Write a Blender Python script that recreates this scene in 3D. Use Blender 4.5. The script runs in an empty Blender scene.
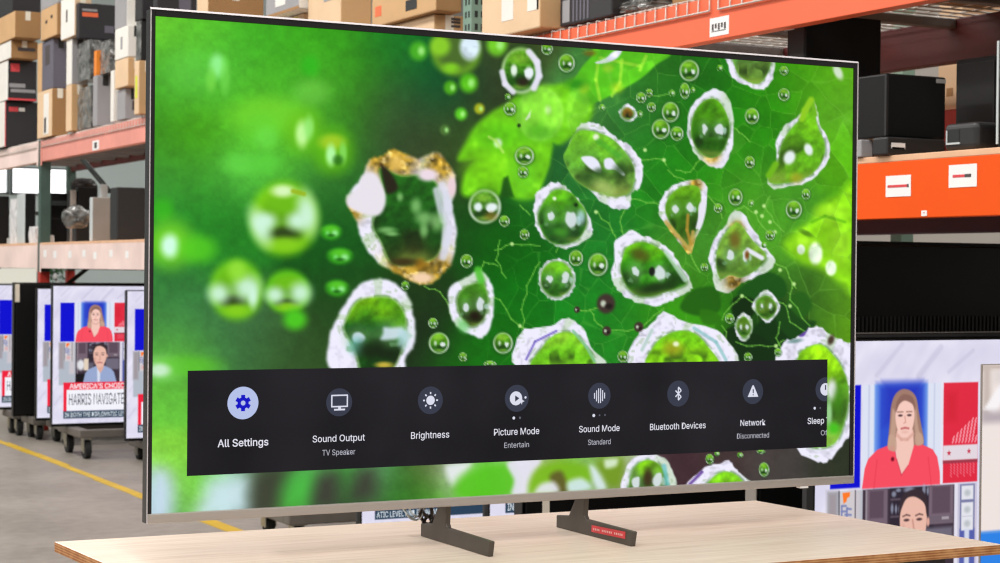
import bpy, bmesh, math, random
import os
import numpy as np
from mathutils import Matrix, Vector

scene = bpy.context.scene
COL = scene.collection
random.seed(7)
rng = np.random.default_rng(11)

# ------------------------------------------------------------------ camera
CAM = np.array([-0.8980, -2.9188, 1.2376])
FPX, YAW, PITCH, ROLL = 1842.5, 0.48652, -0.006421, 0.009551

def cam_basis():
    f = np.array([math.sin(YAW) * math.cos(PITCH), math.cos(YAW) * math.cos(PITCH), math.sin(PITCH)])
    r = np.array([math.cos(YAW), -math.sin(YAW), 0.0])
    u = np.cross(r, f)
    c, s = math.cos(ROLL), math.sin(ROLL)
    return c * r + s * u, -s * r + c * u, f
RR, UU, FF = cam_basis()

def at(px, py, ax, v):
    """point of the photographed place seen at photo pixel (px,py) that lies on the world plane axis=v"""
    d = FF + (px - 500) / FPX * RR - (py - 281.5) / FPX * UU
    return CAM + d * (v - CAM[ax]) / d[ax]

cam = bpy.data.cameras.new('camera')
cam.sensor_width = 36.0
cam.lens = 36.0 * FPX / 1000
cam.clip_start, cam.clip_end = 0.05, 200
cam.dof.use_dof = True
cam.dof.focus_distance = 3.25
cam.dof.aperture_fstop = 14.0
cam_o = bpy.data.objects.new('camera', cam)
COL.objects.link(cam_o)
M = Matrix.Identity(4)
for i in range(3):
    M[i][0], M[i][1], M[i][2], M[i][3] = RR[i], UU[i], -FF[i], CAM[i]
cam_o.matrix_world = M
scene.camera = cam_o

# ------------------------------------------------------------------ world, lights, exposure
w = bpy.data.worlds.new('world')
scene.world = w
w.use_nodes = True
bg = w.node_tree.nodes['Background']
bg.inputs[0].default_value = (1.0, 0.985, 0.96, 1)
bg.inputs[1].default_value = 0.36
scene.view_settings.view_transform = 'Standard'
scene.view_settings.look = 'None'
scene.view_settings.gamma = 1
scene.view_settings.exposure = 0.0
scene.view_settings.use_curve_mapping = False
scene.cycles.filter_width = 1.25

def area(name, loc, rot, size, size_y, energy, color=(1, 0.98, 0.95)):
    l = bpy.data.lights.new(name, 'AREA')
    l.shape = 'RECTANGLE'
    l.size, l.size_y, l.energy, l.color = size, size_y, energy, color
    o = bpy.data.objects.new(name, l)
    o.location, o.rotation_euler = loc, rot
    COL.objects.link(o)
    return o
area('ceiling_light_row', (-0.6, 4.0, 6.2), (0, 0, 0), 1.2, 24.0, 1150)
area('ceiling_light_row', (-5.0, 2.0, 6.2), (0, 0, 0), 1.2, 24.0, 900)
area('ceiling_light_row', (8.0, 8.0, 6.2), (0, 0, 0), 1.2, 24.0, 700)

# ------------------------------------------------------------------ helpers
def lin(c):
    c = np.asarray(c, float) / 255.0
    return np.where(c <= 0.04045, c / 12.92, ((c + 0.055) / 1.055) ** 2.4)

MATS = {}
def mat(name, rgb, rough=0.5, metal=0.0, var=0.10, scale=8.0, bump=0.0, spec=0.5, stretch=(1, 1, 1), coat=0.0):
    """procedural surface: base colour broken up by object-space noise"""
    if name in MATS: return MATS[name]
    m = bpy.data.materials.new(name); m.use_nodes = True
    nt = m.node_tree; N, L = nt.nodes, nt.links
    b = N['Principled BSDF']
    c = lin(rgb)
    tc = N.new('ShaderNodeTexCoord'); mp = N.new('ShaderNodeMapping'); mp.inputs['Scale'].default_value = stretch
    nz = N.new('ShaderNodeTexNoise'); nz.inputs['Scale'].default_value = scale; nz.inputs['Detail'].default_value = 4
    cr = N.new('ShaderNodeValToRGB')
    cr.color_ramp.elements[0].position, cr.color_ramp.elements[1].position = 0.3, 0.7
    cr.color_ramp.elements[0].color = (*np.clip(c * (1 - var), 0, 1), 1)
    cr.color_ramp.elements[1].color = (*np.clip(c * (1 + var), 0, 1), 1)
    L.new(tc.outputs['Object'], mp.inputs['Vector']); L.new(mp.outputs[0], nz.inputs['Vector'])
    L.new(nz.outputs['Fac'], cr.inputs[0]); L.new(cr.outputs[0], b.inputs['Base Color'])
    b.inputs['Roughness'].default_value = rough
    b.inputs['Metallic'].default_value = metal
    b.inputs['Specular IOR Level'].default_value = spec
    b.inputs['Coat Weight'].default_value = coat
    if bump:
        bp = N.new('ShaderNodeBump'); bp.inputs['Strength'].default_value = bump; bp.inputs['Distance'].default_value = 0.01
        L.new(nz.outputs['Fac'], bp.inputs['Height']); L.new(bp.outputs[0], b.inputs['Normal'])
    MATS[name] = m
    return m

def emit_flat(name, rgb, strength=1.0):
    """a lit patch of a display (menu text, captions); the panel itself reflects a few percent"""
    if name in MATS: return MATS[name]
    m = bpy.data.materials.new(name); m.use_nodes = True
    b = m.node_tree.nodes['Principled BSDF']
    b.inputs['Base Color'].default_value = (*(lin(rgb) * .07 + .004), 1)
    b.inputs['Roughness'].default_value = 0.3
    b.inputs['Specular IOR Level'].default_value = 0.12
    b.inputs['Emission Color'].default_value = (*lin(rgb), 1)
    b.inputs['Emission Strength'].default_value = strength
    MATS[name] = m
    return m

def emit_attr(name, strength=1.0):
    m = bpy.data.materials.new(name); m.use_nodes = True
    N, L = m.node_tree.nodes, m.node_tree.links
    b = N['Principled BSDF']
    a = N.new('ShaderNodeAttribute'); a.attribute_name = 'picture'
    sc = N.new('ShaderNodeMix'); sc.data_type = 'RGBA'; sc.inputs[0].default_value = .06
    sc.inputs[6].default_value = (.003, .003, .003, 1)
    L.new(a.outputs['Color'], sc.inputs[7]); L.new(sc.outputs[2], b.inputs['Base Color'])
    b.inputs['Roughness'].default_value = 0.3
    b.inputs['Specular IOR Level'].default_value = 0.12
    L.new(a.outputs['Color'], b.inputs['Emission Color'])
    b.inputs['Emission Strength'].default_value = strength
    MATS[name] = m
    return m

class MB:
    """collects shapes, builds ONE mesh object"""
    def __init__(s): s.v, s.f, s.mi, s.sm = [], [], [], []
    def add(s, v, f, mi=0, smooth=False):
        n = len(s.v); s.v += [tuple(map(float, p)) for p in v]
        for q in f: s.f.append([n + i for i in q]); s.mi.append(mi); s.sm.append(smooth)
        return s
    def box(s, x0, x1, y0, y1, z0, z1, mi=0):
        v = [(x, y, z) for z in (z0, z1) for y in (y0, y1) for x in (x0, x1)]
        return s.add(v, [(0, 2, 3, 1), (4, 5, 7, 6), (0, 1, 5, 4), (2, 6, 7, 3), (0, 4, 6, 2), (1, 3, 7, 5)], mi)
    def prism(s, poly, ax, a, b, mi=0):
        """polygon in the two other axes, extruded along ax from a to b"""
        n = len(poly); v = []
        for t in (a, b):
            for p in poly:
                q = list(p); q.insert(ax, t); v.append(q)
        f = [tuple(range(n)), tuple(range(2 * n - 1, n - 1, -1))] + [(i, i + n, (i + 1) % n + n, (i + 1) % n) for i in range(n)]
        return s.add(v, f, mi)
    def tube(s, pts, r, seg=8, mi=0, closed=False):
        pts = [np.array(p, float) for p in pts]; n = len(pts); v = []
        up = np.array([0.0, 0, 1]); prev = None
        rr = r if hasattr(r, '__len__') else [r] * n
        for i, p in enumerate(pts):
            t = pts[(i + 1) % n if closed else min(i + 1, n - 1)] - pts[(i - 1) % n if closed else max(i - 1, 0)]
            t /= np.linalg.norm(t) + 1e-12
            a = prev if prev is not None else (np.array([1.0, 0, 0]) if abs(t[2]) > 0.9 else up)
            a = a - t * (a @ t); a /= np.linalg.norm(a) + 1e-12; prev = a
            b = np.cross(t, a)
            for k in range(seg):
                q = 2 * math.pi * k / seg
                v.append(p + rr[i] * (math.cos(q) * a + math.sin(q) * b))
        f = []
        for i in range(n if closed else n - 1):
            j = (i + 1) % n
            for k in range(seg):
                f.append((i * seg + k, i * seg + (k + 1) % seg, j * seg + (k + 1) % seg, j * seg + k))
        s.add(v, f, mi, True)
        if not closed:
            s.add(v[:seg], [tuple(range(seg))[::-1]], mi); s.add(v[-seg:], [tuple(range(seg))], mi)
        return s
    def cyl(s, c, ax, r, h, seg=20, mi=0):
        c = np.array(c, float); d = np.zeros(3); d[ax] = h / 2
        return s.tube([c - d, c + d], r, seg, mi)
    def build(s, name, mats, parent=None, bevel=0, seg=2):
        me = bpy.data.meshes.new(name)
        me.from_pydata(s.v, [], s.f)
        me.polygons.foreach_set('material_index', s.mi)
        me.polygons.foreach_set('use_smooth', s.sm)
        me.update()
        bm = bmesh.new(); bm.from_mesh(me); bmesh.ops.recalc_face_normals(bm, faces=bm.faces); bm.to_mesh(me); bm.free()
        for m in (mats if isinstance(mats, (list, tuple)) else [mats]): me.materials.append(m)
        o = bpy.data.objects.new(name, me); COL.objects.link(o)
        if parent is not None:
            o.parent = parent; o.matrix_parent_inverse = Matrix.Translation(-Vector(world_loc(parent)))
        if bevel:
            b = o.modifiers.new('bevel', 'BEVEL'); b.width = bevel; b.segments = seg; b.limit_method = 'ANGLE'
        return o

def world_loc(o):
    p = Vector(o.location)
    if o.parent is not None: p = p + Vector(world_loc(o.parent)) + o.matrix_parent_inverse.translation
    return p

def tag(o, label=None, cat=None, group=None, kind=None):
    if label: o['label'] = label
    if cat: o['category'] = cat
    if group: o['group'] = group
    if kind: o['kind'] = kind
    return o

def thing(name, loc, label, cat, group=None):
    o = bpy.data.objects.new(name, None); o.empty_display_size = 0.05
    o.location = tuple(float(q) for q in loc); COL.objects.link(o)
    return tag(o, label, cat, group)

FONT = None
try:      # the clean sans-serif that ships inside Blender; the built-in font otherwise
    FONT = bpy.data.fonts.load(os.path.join(bpy.utils.resource_path('LOCAL'), 'datafiles', 'fonts', 'Inter.woff2'))
except Exception:
    FONT = None

def text_geo(txt, bold=0.0, spacing=1.0):
    """outline of a line of lettering -> vertices (n,2) with cap height 1, starting at x=0, and faces"""
    cu = bpy.data.curves.new('lettering', 'FONT'); cu.body = txt; cu.offset = bold; cu.space_character = spacing
    cu.resolution_u = 3
    if FONT is not None: cu.font = FONT
    o = bpy.data.objects.new('lettering', cu); COL.objects.link(o)
    dg = bpy.context.evaluated_depsgraph_get(); me = o.evaluated_get(dg).to_mesh()
    v = np.array([p.co[:2] for p in me.vertices]).reshape(-1, 2); f = [tuple(p.vertices) for p in me.polygons]
    o.evaluated_get(dg).to_mesh_clear()
    bpy.data.objects.remove(o); bpy.data.curves.remove(cu)
    v[:, 0] -= v[:, 0].min()
    return v, f

_CAP = []
def cap_height():
    if not _CAP:
        v = text_geo('H')[0]; _CAP.append(float(v[:, 1].max() - v[:, 1].min()))
    return _CAP[0]

def text_on(mb, txt, origin, ex, ez, width, cap, bold=0.01, mi=0, anchor='l'):
    """lay lettering on a plane: origin = left end of baseline, ex / ez = unit directions"""
    v, f = text_geo(txt, bold)
    sx = width / max(v[:, 0].max(), 1e-6); sz = cap / cap_height()
    o = np.array(origin, float); ex, ez = np.array(ex, float), np.array(ez, float)
    mb.add([o + ex * p[0] * sx + ez * p[1] * sz for p in v], f, mi)

def grid_mesh(name, P, rgb_lin, m, parent=None):
    """P (rows,cols,3) points, rgb_lin (rows,cols,3): a display or print whose picture is stored per vertex"""
    R_, C_ = P.shape[:2]
    me = bpy.data.meshes.new(name)
    idx = np.arange(R_ * C_).reshape(R_, C_)
    q = np.stack([idx[:-1, :-1], idx[1:, :-1], idx[1:, 1:], idx[:-1, 1:]], -1).reshape(-1, 4)
    me.vertices.add(R_ * C_); me.vertices.foreach_set('co', P.reshape(-1).astype(np.float32))
    me.loops.add(q.size); me.loops.foreach_set('vertex_index', q.reshape(-1).astype(np.int32))
    me.polygons.add(len(q)); me.polygons.foreach_set('loop_start', (np.arange(len(q)) * 4).astype(np.int32))
    me.update(calc_edges=True)
    a = me.attributes.new('picture', 'FLOAT_COLOR', 'POINT')
    a.data.foreach_set('color', np.concatenate([rgb_lin.reshape(-1, 3), np.ones((R_ * C_, 1))], 1).astype(np.float32).reshape(-1))
    me.materials.append(m)
    o = bpy.data.objects.new(name, me); COL.objects.link(o)
    if parent is not None:
        o.parent = parent; o.matrix_parent_inverse = Matrix.Translation(-Vector(world_loc(parent)))
    return o

# 2-D painting on arrays (sRGB 0-255) used for what the displays show
class Canvas:
    def __init__(s, X, Y, base): s.X, s.Y = X, Y; s.c = np.zeros(X.shape + (3,)) + np.array(base, float)
    def win(s, x0, y0, x1, y1):
        return (s.X >= x0) & (s.X <= x1) & (s.Y >= y0) & (s.Y <= y1)
    def mix(s, msk, a, col):
        a = np.clip(a, 0, 1)[..., None]
        s.c[msk] = s.c[msk] * (1 - a) + np.asarray(col, float) * a
    def rect(s, x0, y0, x1, y1, col, soft=0.5):
        m = s.win(x0 - 3 * soft, y0 - 3 * soft, x1 + 3 * soft, y1 + 3 * soft)
        x, y = s.X[m], s.Y[m]
        d = np.maximum(np.maximum(x0 - x, x - x1), np.maximum(y0 - y, y - y1))
        s.mix(m, 0.5 - d / (2 * soft), col)
    def ell(s, cx, cy, rx, ry, col, soft=0.15, ang=0, alpha=1.0):
        R_ = max(rx, ry) * (1 + soft) + 1
        m = s.win(cx - R_, cy - R_, cx + R_, cy + R_)
        x, y = s.X[m] - cx, s.Y[m] - cy
        a = math.radians(ang); u = x * math.cos(a) + y * math.sin(a); v = -x * math.sin(a) + y * math.cos(a)
        d = np.sqrt((u / rx) ** 2 + (v / ry) ** 2)
        s.mix(m, alpha * (1 - smooth((d - 1 + soft) / (2 * soft))), col)
    def poly(s, pts, col, soft=0.8, alpha=1.0):
        pts = np.array(pts, float); lo, hi = pts.min(0) - 3 * soft - 1, pts.max(0) + 3 * soft + 1
        m = s.win(lo[0], lo[1], hi[0], hi[1])
        d = sdf(pts, s.X[m], s.Y[m])
        s.mix(m, alpha * (1 - smooth((d + soft) / (2 * soft))), col)
    def line(s, pts, wd, col, alpha=1.0):
        pts = np.array(pts, float)
        for a, b in zip(pts[:-1], pts[1:]):
            lo, hi = np.minimum(a, b) - 2 * wd - 1, np.maximum(a, b) + 2 * wd + 1
            m = s.win(lo[0], lo[1], hi[0], hi[1])
            x, y = s.X[m] - a[0], s.Y[m] - a[1]; e = b - a
            t = np.clip((x * e[0] + y * e[1]) / (e @ e + 1e-9), 0, 1)
            d = np.hypot(x - t * e[0], y - t * e[1])
            s.mix(m, alpha * (1 - smooth((d - wd * 0.3) / (wd * 0.9))), col)

def smooth(t):
    t = np.clip(t, 0, 1); return t * t * (3 - 2 * t)

def sdf(pts, x, y):
    d = np.full(x.shape, 1e9); ins = np.zeros(x.shape, bool); n = len(pts)
    for i in range(n):
        a, b = pts[i], pts[(i + 1) % n]; e = b - a
        wx, wy = x - a[0], y - a[1]
        t = np.clip((wx * e[0] + wy * e[1]) / (e @ e + 1e-9), 0, 1)
        d = np.minimum(d, (wx - t * e[0]) ** 2 + (wy - t * e[1]) ** 2)
        c = (a[1] > y) != (b[1] > y)
        with np.errstate(divide='ignore', invalid='ignore'):
            ins ^= c & (x < (b[0] - a[0]) * (y - a[1]) / (b[1] - a[1] + 1e-12) + a[0])
    d = np.sqrt(d)
    return np.where(ins, -d, d)

def spline(pts, k=6):
    """closed Catmull-Rom through pts"""
    p = np.array(pts, float); n = len(p); out = []
    for i in range(n):
        a, b, c, d = p[i - 1], p[i], p[(i + 1) % n], p[(i + 2) % n]
        for t in np.arange(k) / k:
            out.append(0.5 * ((2 * b) + (c - a) * t + (2 * a - 5 * b + 4 * c - d) * t * t + (3 * b - a - 3 * c + d) * t ** 3))
    return np.array(out)

def vnoise(x, y, scale, seed=0):
    g = np.random.default_rng(seed).random((64, 64))
    u, v = x / scale, y / scale
    i, j = np.floor(u).astype(int), np.floor(v).astype(int)
    fu, fv = smooth(u - i), smooth(v - j)
    G = lambda a, b: g[a % 64, b % 64]
    return (G(i, j) * (1 - fu) + G(i + 1, j) * fu) * (1 - fv) + (G(i, j + 1) * (1 - fu) + G(i + 1, j + 1) * fu) * fv

# ------------------------------------------------------------------ what the big television shows
# all picture coordinates below were measured on the photo; they are turned into positions on the panel itself
def to_px(P):
    d = P - CAM; wv = d @ FF
    return 500 + FPX * (d @ RR) / wv, 281.5 - FPX * (d @ UU) / wv

WHITE = np.array([226, 224, 242.0])

def spot(cv, x, y, rx, ry, col, seed, alpha=.95):
    """ragged window reflection"""
    r0 = np.random.default_rng(seed)
    pts = [(x + rx * math.cos(k * math.pi / 4) * r0.uniform(.55, 1.15), y + ry * math.sin(k * math.pi / 4) * r0.uniform(.6, 1.15)) for k in range(8)]
    cv.poly(spline(pts, 4), col, max(.9, rx * .22), alpha)

def drop(cv, outer, inner, top=(105, 165, 20), bot=(14, 45, 12), ring=WHITE, hl=(), hlr=(5, 6), jag=2.0, warm=None, seed=0, mid=None, hl_col=(218, 226, 234), ring_var=0.14, thin=1.7, es=.9):
    o = spline(outer, 5); i = spline(inner, 5)
    if thin and len(outer) == len(inner) or thin: i = i + (i - i.mean(0)) / (np.hypot(*(i - i.mean(0)).T)[:, None] + 1e-6) * thin
    r0 = np.random.default_rng(seed)
    cen = o.mean(0); d = o - cen; L = np.hypot(d[:, 0], d[:, 1])[:, None]
    o = o + d / L * (r0.random((len(o), 1)) ** 1.5 - 0.4) * jag
    lo, hi = o.min(0) - 4, o.max(0) + 4
    m = cv.win(lo[0], lo[1], hi[0], hi[1]); x, y = cv.X[m], cv.Y[m]
    so, si = sdf(o, x, y), sdf(i, x, y)
    n0 = vnoise(x, y, 3.0, seed + 8)
    R_ = L.mean(); th = np.arctan2(y - cen[1], x - cen[0]) + np.pi
    tn = vnoise(th * R_, np.maximum(si, 0) * 2.2 + 200, 10.0, seed) * .65 + n0 * .35          # streaks that run round the rim
    n = vnoise(x, y, 4.0, seed) * 0.6 + vnoise(x, y, 9.0, seed + 1) * 0.4
    col = np.asarray(ring) * (1.04 - ring_var * 1.2 * smooth((0.5 - tn) / .4))[:, None]
    lowf = vnoise(th * R_, x * 0 + 50.5, 17.0, seed + 12)
    gr = (smooth((.36 - lowf) / .16) * .3)[:, None]
    col = col * (1 - gr) + np.array([132, 186, 92.0]) * gr
    streak = (smooth((tn - 0.70) / 0.12) * 0.35)[:, None]
    col = col * (1 - streak) + np.array([128, 165, 100.0]) * streak
    inn = (np.exp(-((si - 0.6) / 1.6) ** 2) * .55 * smooth((n - .3) / .3))[:, None]
    col = col * (1 - inn) + np.array([70, 120, 50.0]) * inn
    if warm is not None:
        wgt = np.zeros(len(x))
        for (wx, wy, wr) in warm: wgt = np.maximum(wgt, np.exp(-((x - wx) ** 2 + (y - wy) ** 2) / wr ** 2))
        gold = np.array([208, 168, 58.0]) * (0.30 + 0.95 * n)[:, None] + smooth((tn - .52) / .2)[:, None] * np.array([60, 62, 70.0])
        wgt = np.clip(wgt * 1.5 * (.55 + .8 * tn), 0, 1)[:, None]
        col = col * (1 - wgt) + gold * wgt
    cv.mix(m, 1 - smooth((so + es) / (2 * es)), np.clip(col, 0, 250))
    # thin lit fringe outside the rim
    hgt, wid = np.ptp(i[:, 1]) + 1e-6, np.ptp(i[:, 0]) + 1e-6
    t = (y - i[:, 1].min()) / hgt
    top, bot = np.array(top, float) * 1.1, np.array(bot, float) * 1.1
    md = np.array(mid, float) if mid is not None else 0.55 * top + 0.45 * bot
    wob = vnoise(x, y, hgt * .22, seed + 5)
    tt = np.clip(t + (wob - 0.5) * 0.45, 0, 1)[:, None]
    g = np.where(tt < 0.5, top + (md - top) * tt * 2, md + (bot - md) * (tt - 0.5) * 2)
    g = g * (0.82 + 0.34 * vnoise(x + .5 * y, y, 5.5, seed + 3) + 0.12 * vnoise(x, y, 2.2, seed + 4))[:, None]
    dkb = (smooth((wob - .45) / .2) * np.exp(-((t - .66) / .16) ** 2) * .6)[:, None]
    g = g * (1 - dkb) + np.array([18, 34, 12.0]) * dkb
    lft = (np.exp(-((t - .93) / .08) ** 2) * .6 * smooth((wob - .2) / .4))[:, None]
    g = g * (1 - lft) + np.array([130, 160, 60.0]) * lft
    edge = (np.exp(-(si / 1.6) ** 2) * 0.5)[:, None]
    g = g * (1 - edge) + np.array([120, 185, 70.0]) * edge
    cv.mix(m, 1 - smooth((si + es) / (2 * es)), np.clip(g, 0, 255))
    for k, h in enumerate(hl):
        rx, ry = (h[2], h[3]) if len(h) > 2 else hlr
        big = 1.1 if k else .85
        cv.ell(h[0], h[1], rx * 1.35, ry * 1.3, (132, 190, 120), .8, alpha=.45); spot(cv, h[0], h[1], rx * big * .95, ry * big * .95, hl_col, seed * 7 + k, .9)
        if k and rx > 3.4:
            spot(cv, h[0] + rx * 1.25, h[1] + ry * .25, rx * .5, ry * .6, (176, 206, 196), seed * 7 + 3, .75)
        spot(cv, h[0] + (rx * .3 if k else -rx * .9), h[1] + ry * 1.2, rx * .5, ry * .35, (110, 160, 110), seed * 5 + k, .6)

def bubble(cv, cx, cy, rx, ry=None, rim=(128, 190, 84), soft=0.12, top=(118, 192, 30), bot=(18, 76, 16), hlc=(225, 235, 235), white=0.0):
    ry = ry or rx * 1.12
    if rx > 3.4: cv.ell(cx + .4, cy + .6, rx * 1.1, ry * 1.1, (14, 60, 12), .25, alpha=.55)
    cv.ell(cx, cy, rx, ry, rim, soft, alpha=.9)
    m = cv.win(cx - rx * 1.2, cy - ry * 1.2, cx + rx * 1.2, cy + ry * 1.2); x, y = cv.X[m], cv.Y[m]
    d = np.sqrt(((x - cx) / rx) ** 2 + ((y - cy) / ry) ** 2)
    th = np.arctan2(y - cy, x - cx)
    white = max(white, .68 if rx > 3.4 else .25)
    if white:      # bright arcs on the right and lower left of the rim
        arc = np.clip(np.cos(th - .35), 0, 1) ** 1.2 + .9 * np.clip(np.cos(th - 2.6), 0, 1) ** 1.4 + .35 * np.clip(np.cos(th + 1.6), 0, 1)
        cv.mix(m, np.clip(arc, 0, 1) * white * 1.3 * (1 - smooth((d - 1 + soft) / (2 * soft))), WHITE)
    q = 0.87
    t = np.clip((y - cy) / ry * 0.5 + 0.5 + .12 * (vnoise(x, y, rx * .5 + 1, int(cx)) - .5), 0, 1)[:, None]
    g = np.array(top, float) * (1 - t) + np.array(bot, float) * t
    g = g * (.8 + .4 * vnoise(x, y, 2.5, int(cy)))[:, None]
    cv.mix(m, 1 - smooth((d / q - 1 + soft) / (2 * soft)), g)
    if rx > 3.4:
        s0 = int(cx * 3 + cy)
        cv.ell(cx + .02 * rx, cy + ry * .36, rx * .5, ry * .18, (14, 40, 12), .9, alpha=.65)
        cv.ell(cx - rx * 0.36, cy + ry * 0.02, rx * 0.13, ry * 0.22, hlc, 0.8, alpha=.75)
        spot(cv, cx + rx * 0.40, cy + ry * 0.12, rx * 0.26, ry * 0.27, hlc, s0, .95)
        cv.ell(cx - rx * .1, cy - ry * .5, rx * .45, ry * .22, (150, 205, 60), .8, alpha=.55)
        cv.ell(cx, cy + ry * 0.70, rx * 0.4, ry * 0.12, (130, 175, 60), 0.8, alpha=0.7)
    else:
        cv.ell(cx + rx * 0.25, cy, rx * 0.4, ry * 0.4, hlc, 0.8, alpha=0.85)

def Z(ox, oy, s, pts): return [(ox + a / s, oy + b / s) for a, b in pts]

def paint_main(X, Y):
    cv = Canvas(X, Y, (40, 110, 30))
    pts = [(160,25,105,200,45),(200,30,85,190,40),(260,40,62,168,32),(330,50,50,150,25),(400,50,25,122,32),(440,62,5,80,38),(500,42,60,80,35),(480,60,40,58,32),
      (160,80,66,158,38),(195,75,88,196,62),(235,85,75,175,50),(260,92,62,162,25),(300,85,58,160,38),(330,110,62,145,30),(312,62,60,175,20),(312,90,95,190,50),(360,80,42,115,22),(400,100,52,92,46),(440,92,0,78,36),(480,90,45,55,32),
      (490,130,42,58,30),(160,130,58,140,25),(200,132,66,152,12),(270,118,108,210,50),(250,125,88,190,30),(300,130,80,185,35),(340,125,45,120,25),(380,130,48,80,40),(420,125,50,70,38),(440,140,45,60,34),
      (160,180,62,148,48),(200,180,56,142,40),(240,165,80,185,65),(265,163,80,185,50),(320,172,55,125,45),(340,200,30,95,30),(170,225,40,135,40),(200,225,32,130,30),(230,230,32,120,30),(330,240,15,88,20),(335,270,15,75,18),
      (175,280,48,120,52),(180,330,58,122,68),(215,340,55,115,62),(250,335,62,112,62),(270,345,55,100,50),(300,345,45,78,35),(330,330,35,70,25),(345,300,30,70,22),(300,370,45,75,30),(170,366,105,195,60),(180,362,95,190,55),(155,340,60,130,60),
      (430,150,52,62,36),(465,140,60,110,30),(465,180,40,60,25),(475,230,5,92,6),(465,225,30,60,25),(500,250,6,90,6),(480,330,12,100,8),(470,355,20,105,12),(430,330,24,38,20),(430,300,25,42,20),(420,280,25,70,15),(525,220,12,95,12),(520,300,10,108,15),
      (555,205,25,110,30),(590,225,28,125,38),(600,260,25,122,32),(580,300,20,128,28),(600,320,24,125,26),(625,335,30,125,28),(510,345,18,115,15),(530,260,8,100,10),
      (550,175,25,90,45),(555,190,40,100,40),(590,110,70,130,60),(620,105,45,118,48),(640,130,34,112,30),(650,80,38,104,28),(670,90,30,100,20),(670,170,26,122,14),(655,190,30,128,25),(700,120,22,118,12),(710,70,28,112,18),(705,180,35,128,12),
      (760,100,34,128,6),(750,140,36,132,10),(800,80,60,150,8),(750,180,58,142,22),(765,205,72,155,35),(840,80,92,170,15),(840,110,98,178,42),(845,150,85,172,12),(780,240,85,160,35),(700,245,62,138,45),(735,215,72,150,30),(780,215,62,140,30),
      (690,270,70,150,25),(690,320,50,135,10),(705,340,55,140,12),(660,315,45,140,15),(745,300,26,84,14),(720,300,42,120,14),(755,345,16,38,10),(785,325,16,50,14),(800,300,40,95,22),(815,300,62,112,35),(840,300,98,165,25),(845,330,95,158,12),(800,320,42,80,20),(770,355,14,34,10),
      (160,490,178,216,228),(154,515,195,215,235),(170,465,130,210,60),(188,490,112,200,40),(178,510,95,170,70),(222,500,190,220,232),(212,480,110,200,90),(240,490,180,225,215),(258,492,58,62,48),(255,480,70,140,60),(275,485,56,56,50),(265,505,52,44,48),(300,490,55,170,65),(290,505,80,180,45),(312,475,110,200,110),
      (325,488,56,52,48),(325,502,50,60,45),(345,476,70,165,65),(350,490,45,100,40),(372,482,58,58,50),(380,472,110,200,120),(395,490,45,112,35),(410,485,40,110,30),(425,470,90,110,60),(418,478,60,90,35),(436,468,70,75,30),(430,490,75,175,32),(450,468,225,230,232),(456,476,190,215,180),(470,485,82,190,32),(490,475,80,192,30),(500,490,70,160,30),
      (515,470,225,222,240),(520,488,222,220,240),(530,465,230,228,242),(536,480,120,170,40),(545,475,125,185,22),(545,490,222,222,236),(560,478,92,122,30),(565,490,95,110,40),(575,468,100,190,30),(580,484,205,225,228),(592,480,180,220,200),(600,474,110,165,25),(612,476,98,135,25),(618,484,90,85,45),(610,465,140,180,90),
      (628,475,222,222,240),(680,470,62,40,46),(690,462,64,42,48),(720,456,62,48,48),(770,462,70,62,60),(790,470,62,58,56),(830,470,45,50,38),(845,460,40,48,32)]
    p = np.array(pts, float)
    acc = np.zeros(X.shape + (3,)); wsum = np.zeros(X.shape)
    low = (Y > 448 + (X < 520) * 6)
    for q in p:
        s = 15.0 if q[1] > 445 else 24.0
        wt = np.exp(-((X - q[0]) ** 2 + (Y - q[1]) ** 2) / (2 * s * s)) + 1e-9 / (1 + (X - q[0]) ** 2 + (Y - q[1]) ** 2)
        acc += wt[..., None] * q[2:]; wsum += wt
    cv.c = acc / wsum[..., None]
    nz = vnoise(X, Y, 9, 1) * 0.5 + vnoise(X, Y, 3.1, 2) * 0.3 + vnoise(X, Y, 1.6, 3) * 0.2
    cv.c *= (0.90 + 0.2 * nz)[..., None]

    # ---- out-of-focus left half
    def glow(cx, cy, rx, ry, col, a=1.0, ang=0): cv.ell(cx, cy, rx * 1.25, ry * 1.25, col, 0.62, ang, a)
    glow(217, 66, 6, 9, (150, 245, 150)); glow(211, 80, 4, 9, (125, 220, 75), .7); glow(225, 76, 4, 14, (120, 225, 85), .6); glow(190, 70, 22, 14, (98, 205, 70), .35)
    glow(270, 115, 30, 14, (118, 215, 45), .7); glow(262, 128, 14, 12, (95, 205, 50), .5); glow(266, 138, 9, 9, (110, 225, 80), .5)
    glow(310, 66, 7, 8, (40, 185, 25), .6); glow(312, 92, 14, 10, (110, 200, 70), .6)
    glow(304, 132, 15, 17, (105, 190, 20), .7); glow(302, 134, 5, 10, (190, 245, 150)); glow(309, 128, 4, 9, (150, 235, 120), .8)
    glow(333, 151, 15, 17, (95, 185, 15), .9); glow(332, 142, 10, 6, (170, 205, 40), .8); glow(331, 155, 4, 8, (175, 245, 160)); glow(343, 153, 3, 8, (130, 215, 90), .9); glow(338, 160, 4, 4, (30, 95, 20), .7)
    glow(240, 164, 14, 8, (100, 215, 70), .7); glow(266, 163, 12, 9, (90, 205, 60), .7)
    glow(163, 210, 8, 9, (55, 185, 25), .7); glow(170, 244, 18, 18, (120, 215, 40), .85); glow(170, 246, 7, 9, (205, 252, 225)); glow(198, 249, 14, 11, (85, 205, 30), .8)
    glow(160, 368, 16, 9, (140, 215, 120), .9); glow(185, 366, 26, 8, (90, 195, 40), .7); glow(160, 370, 8, 5, (215, 240, 225), .8)
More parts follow.
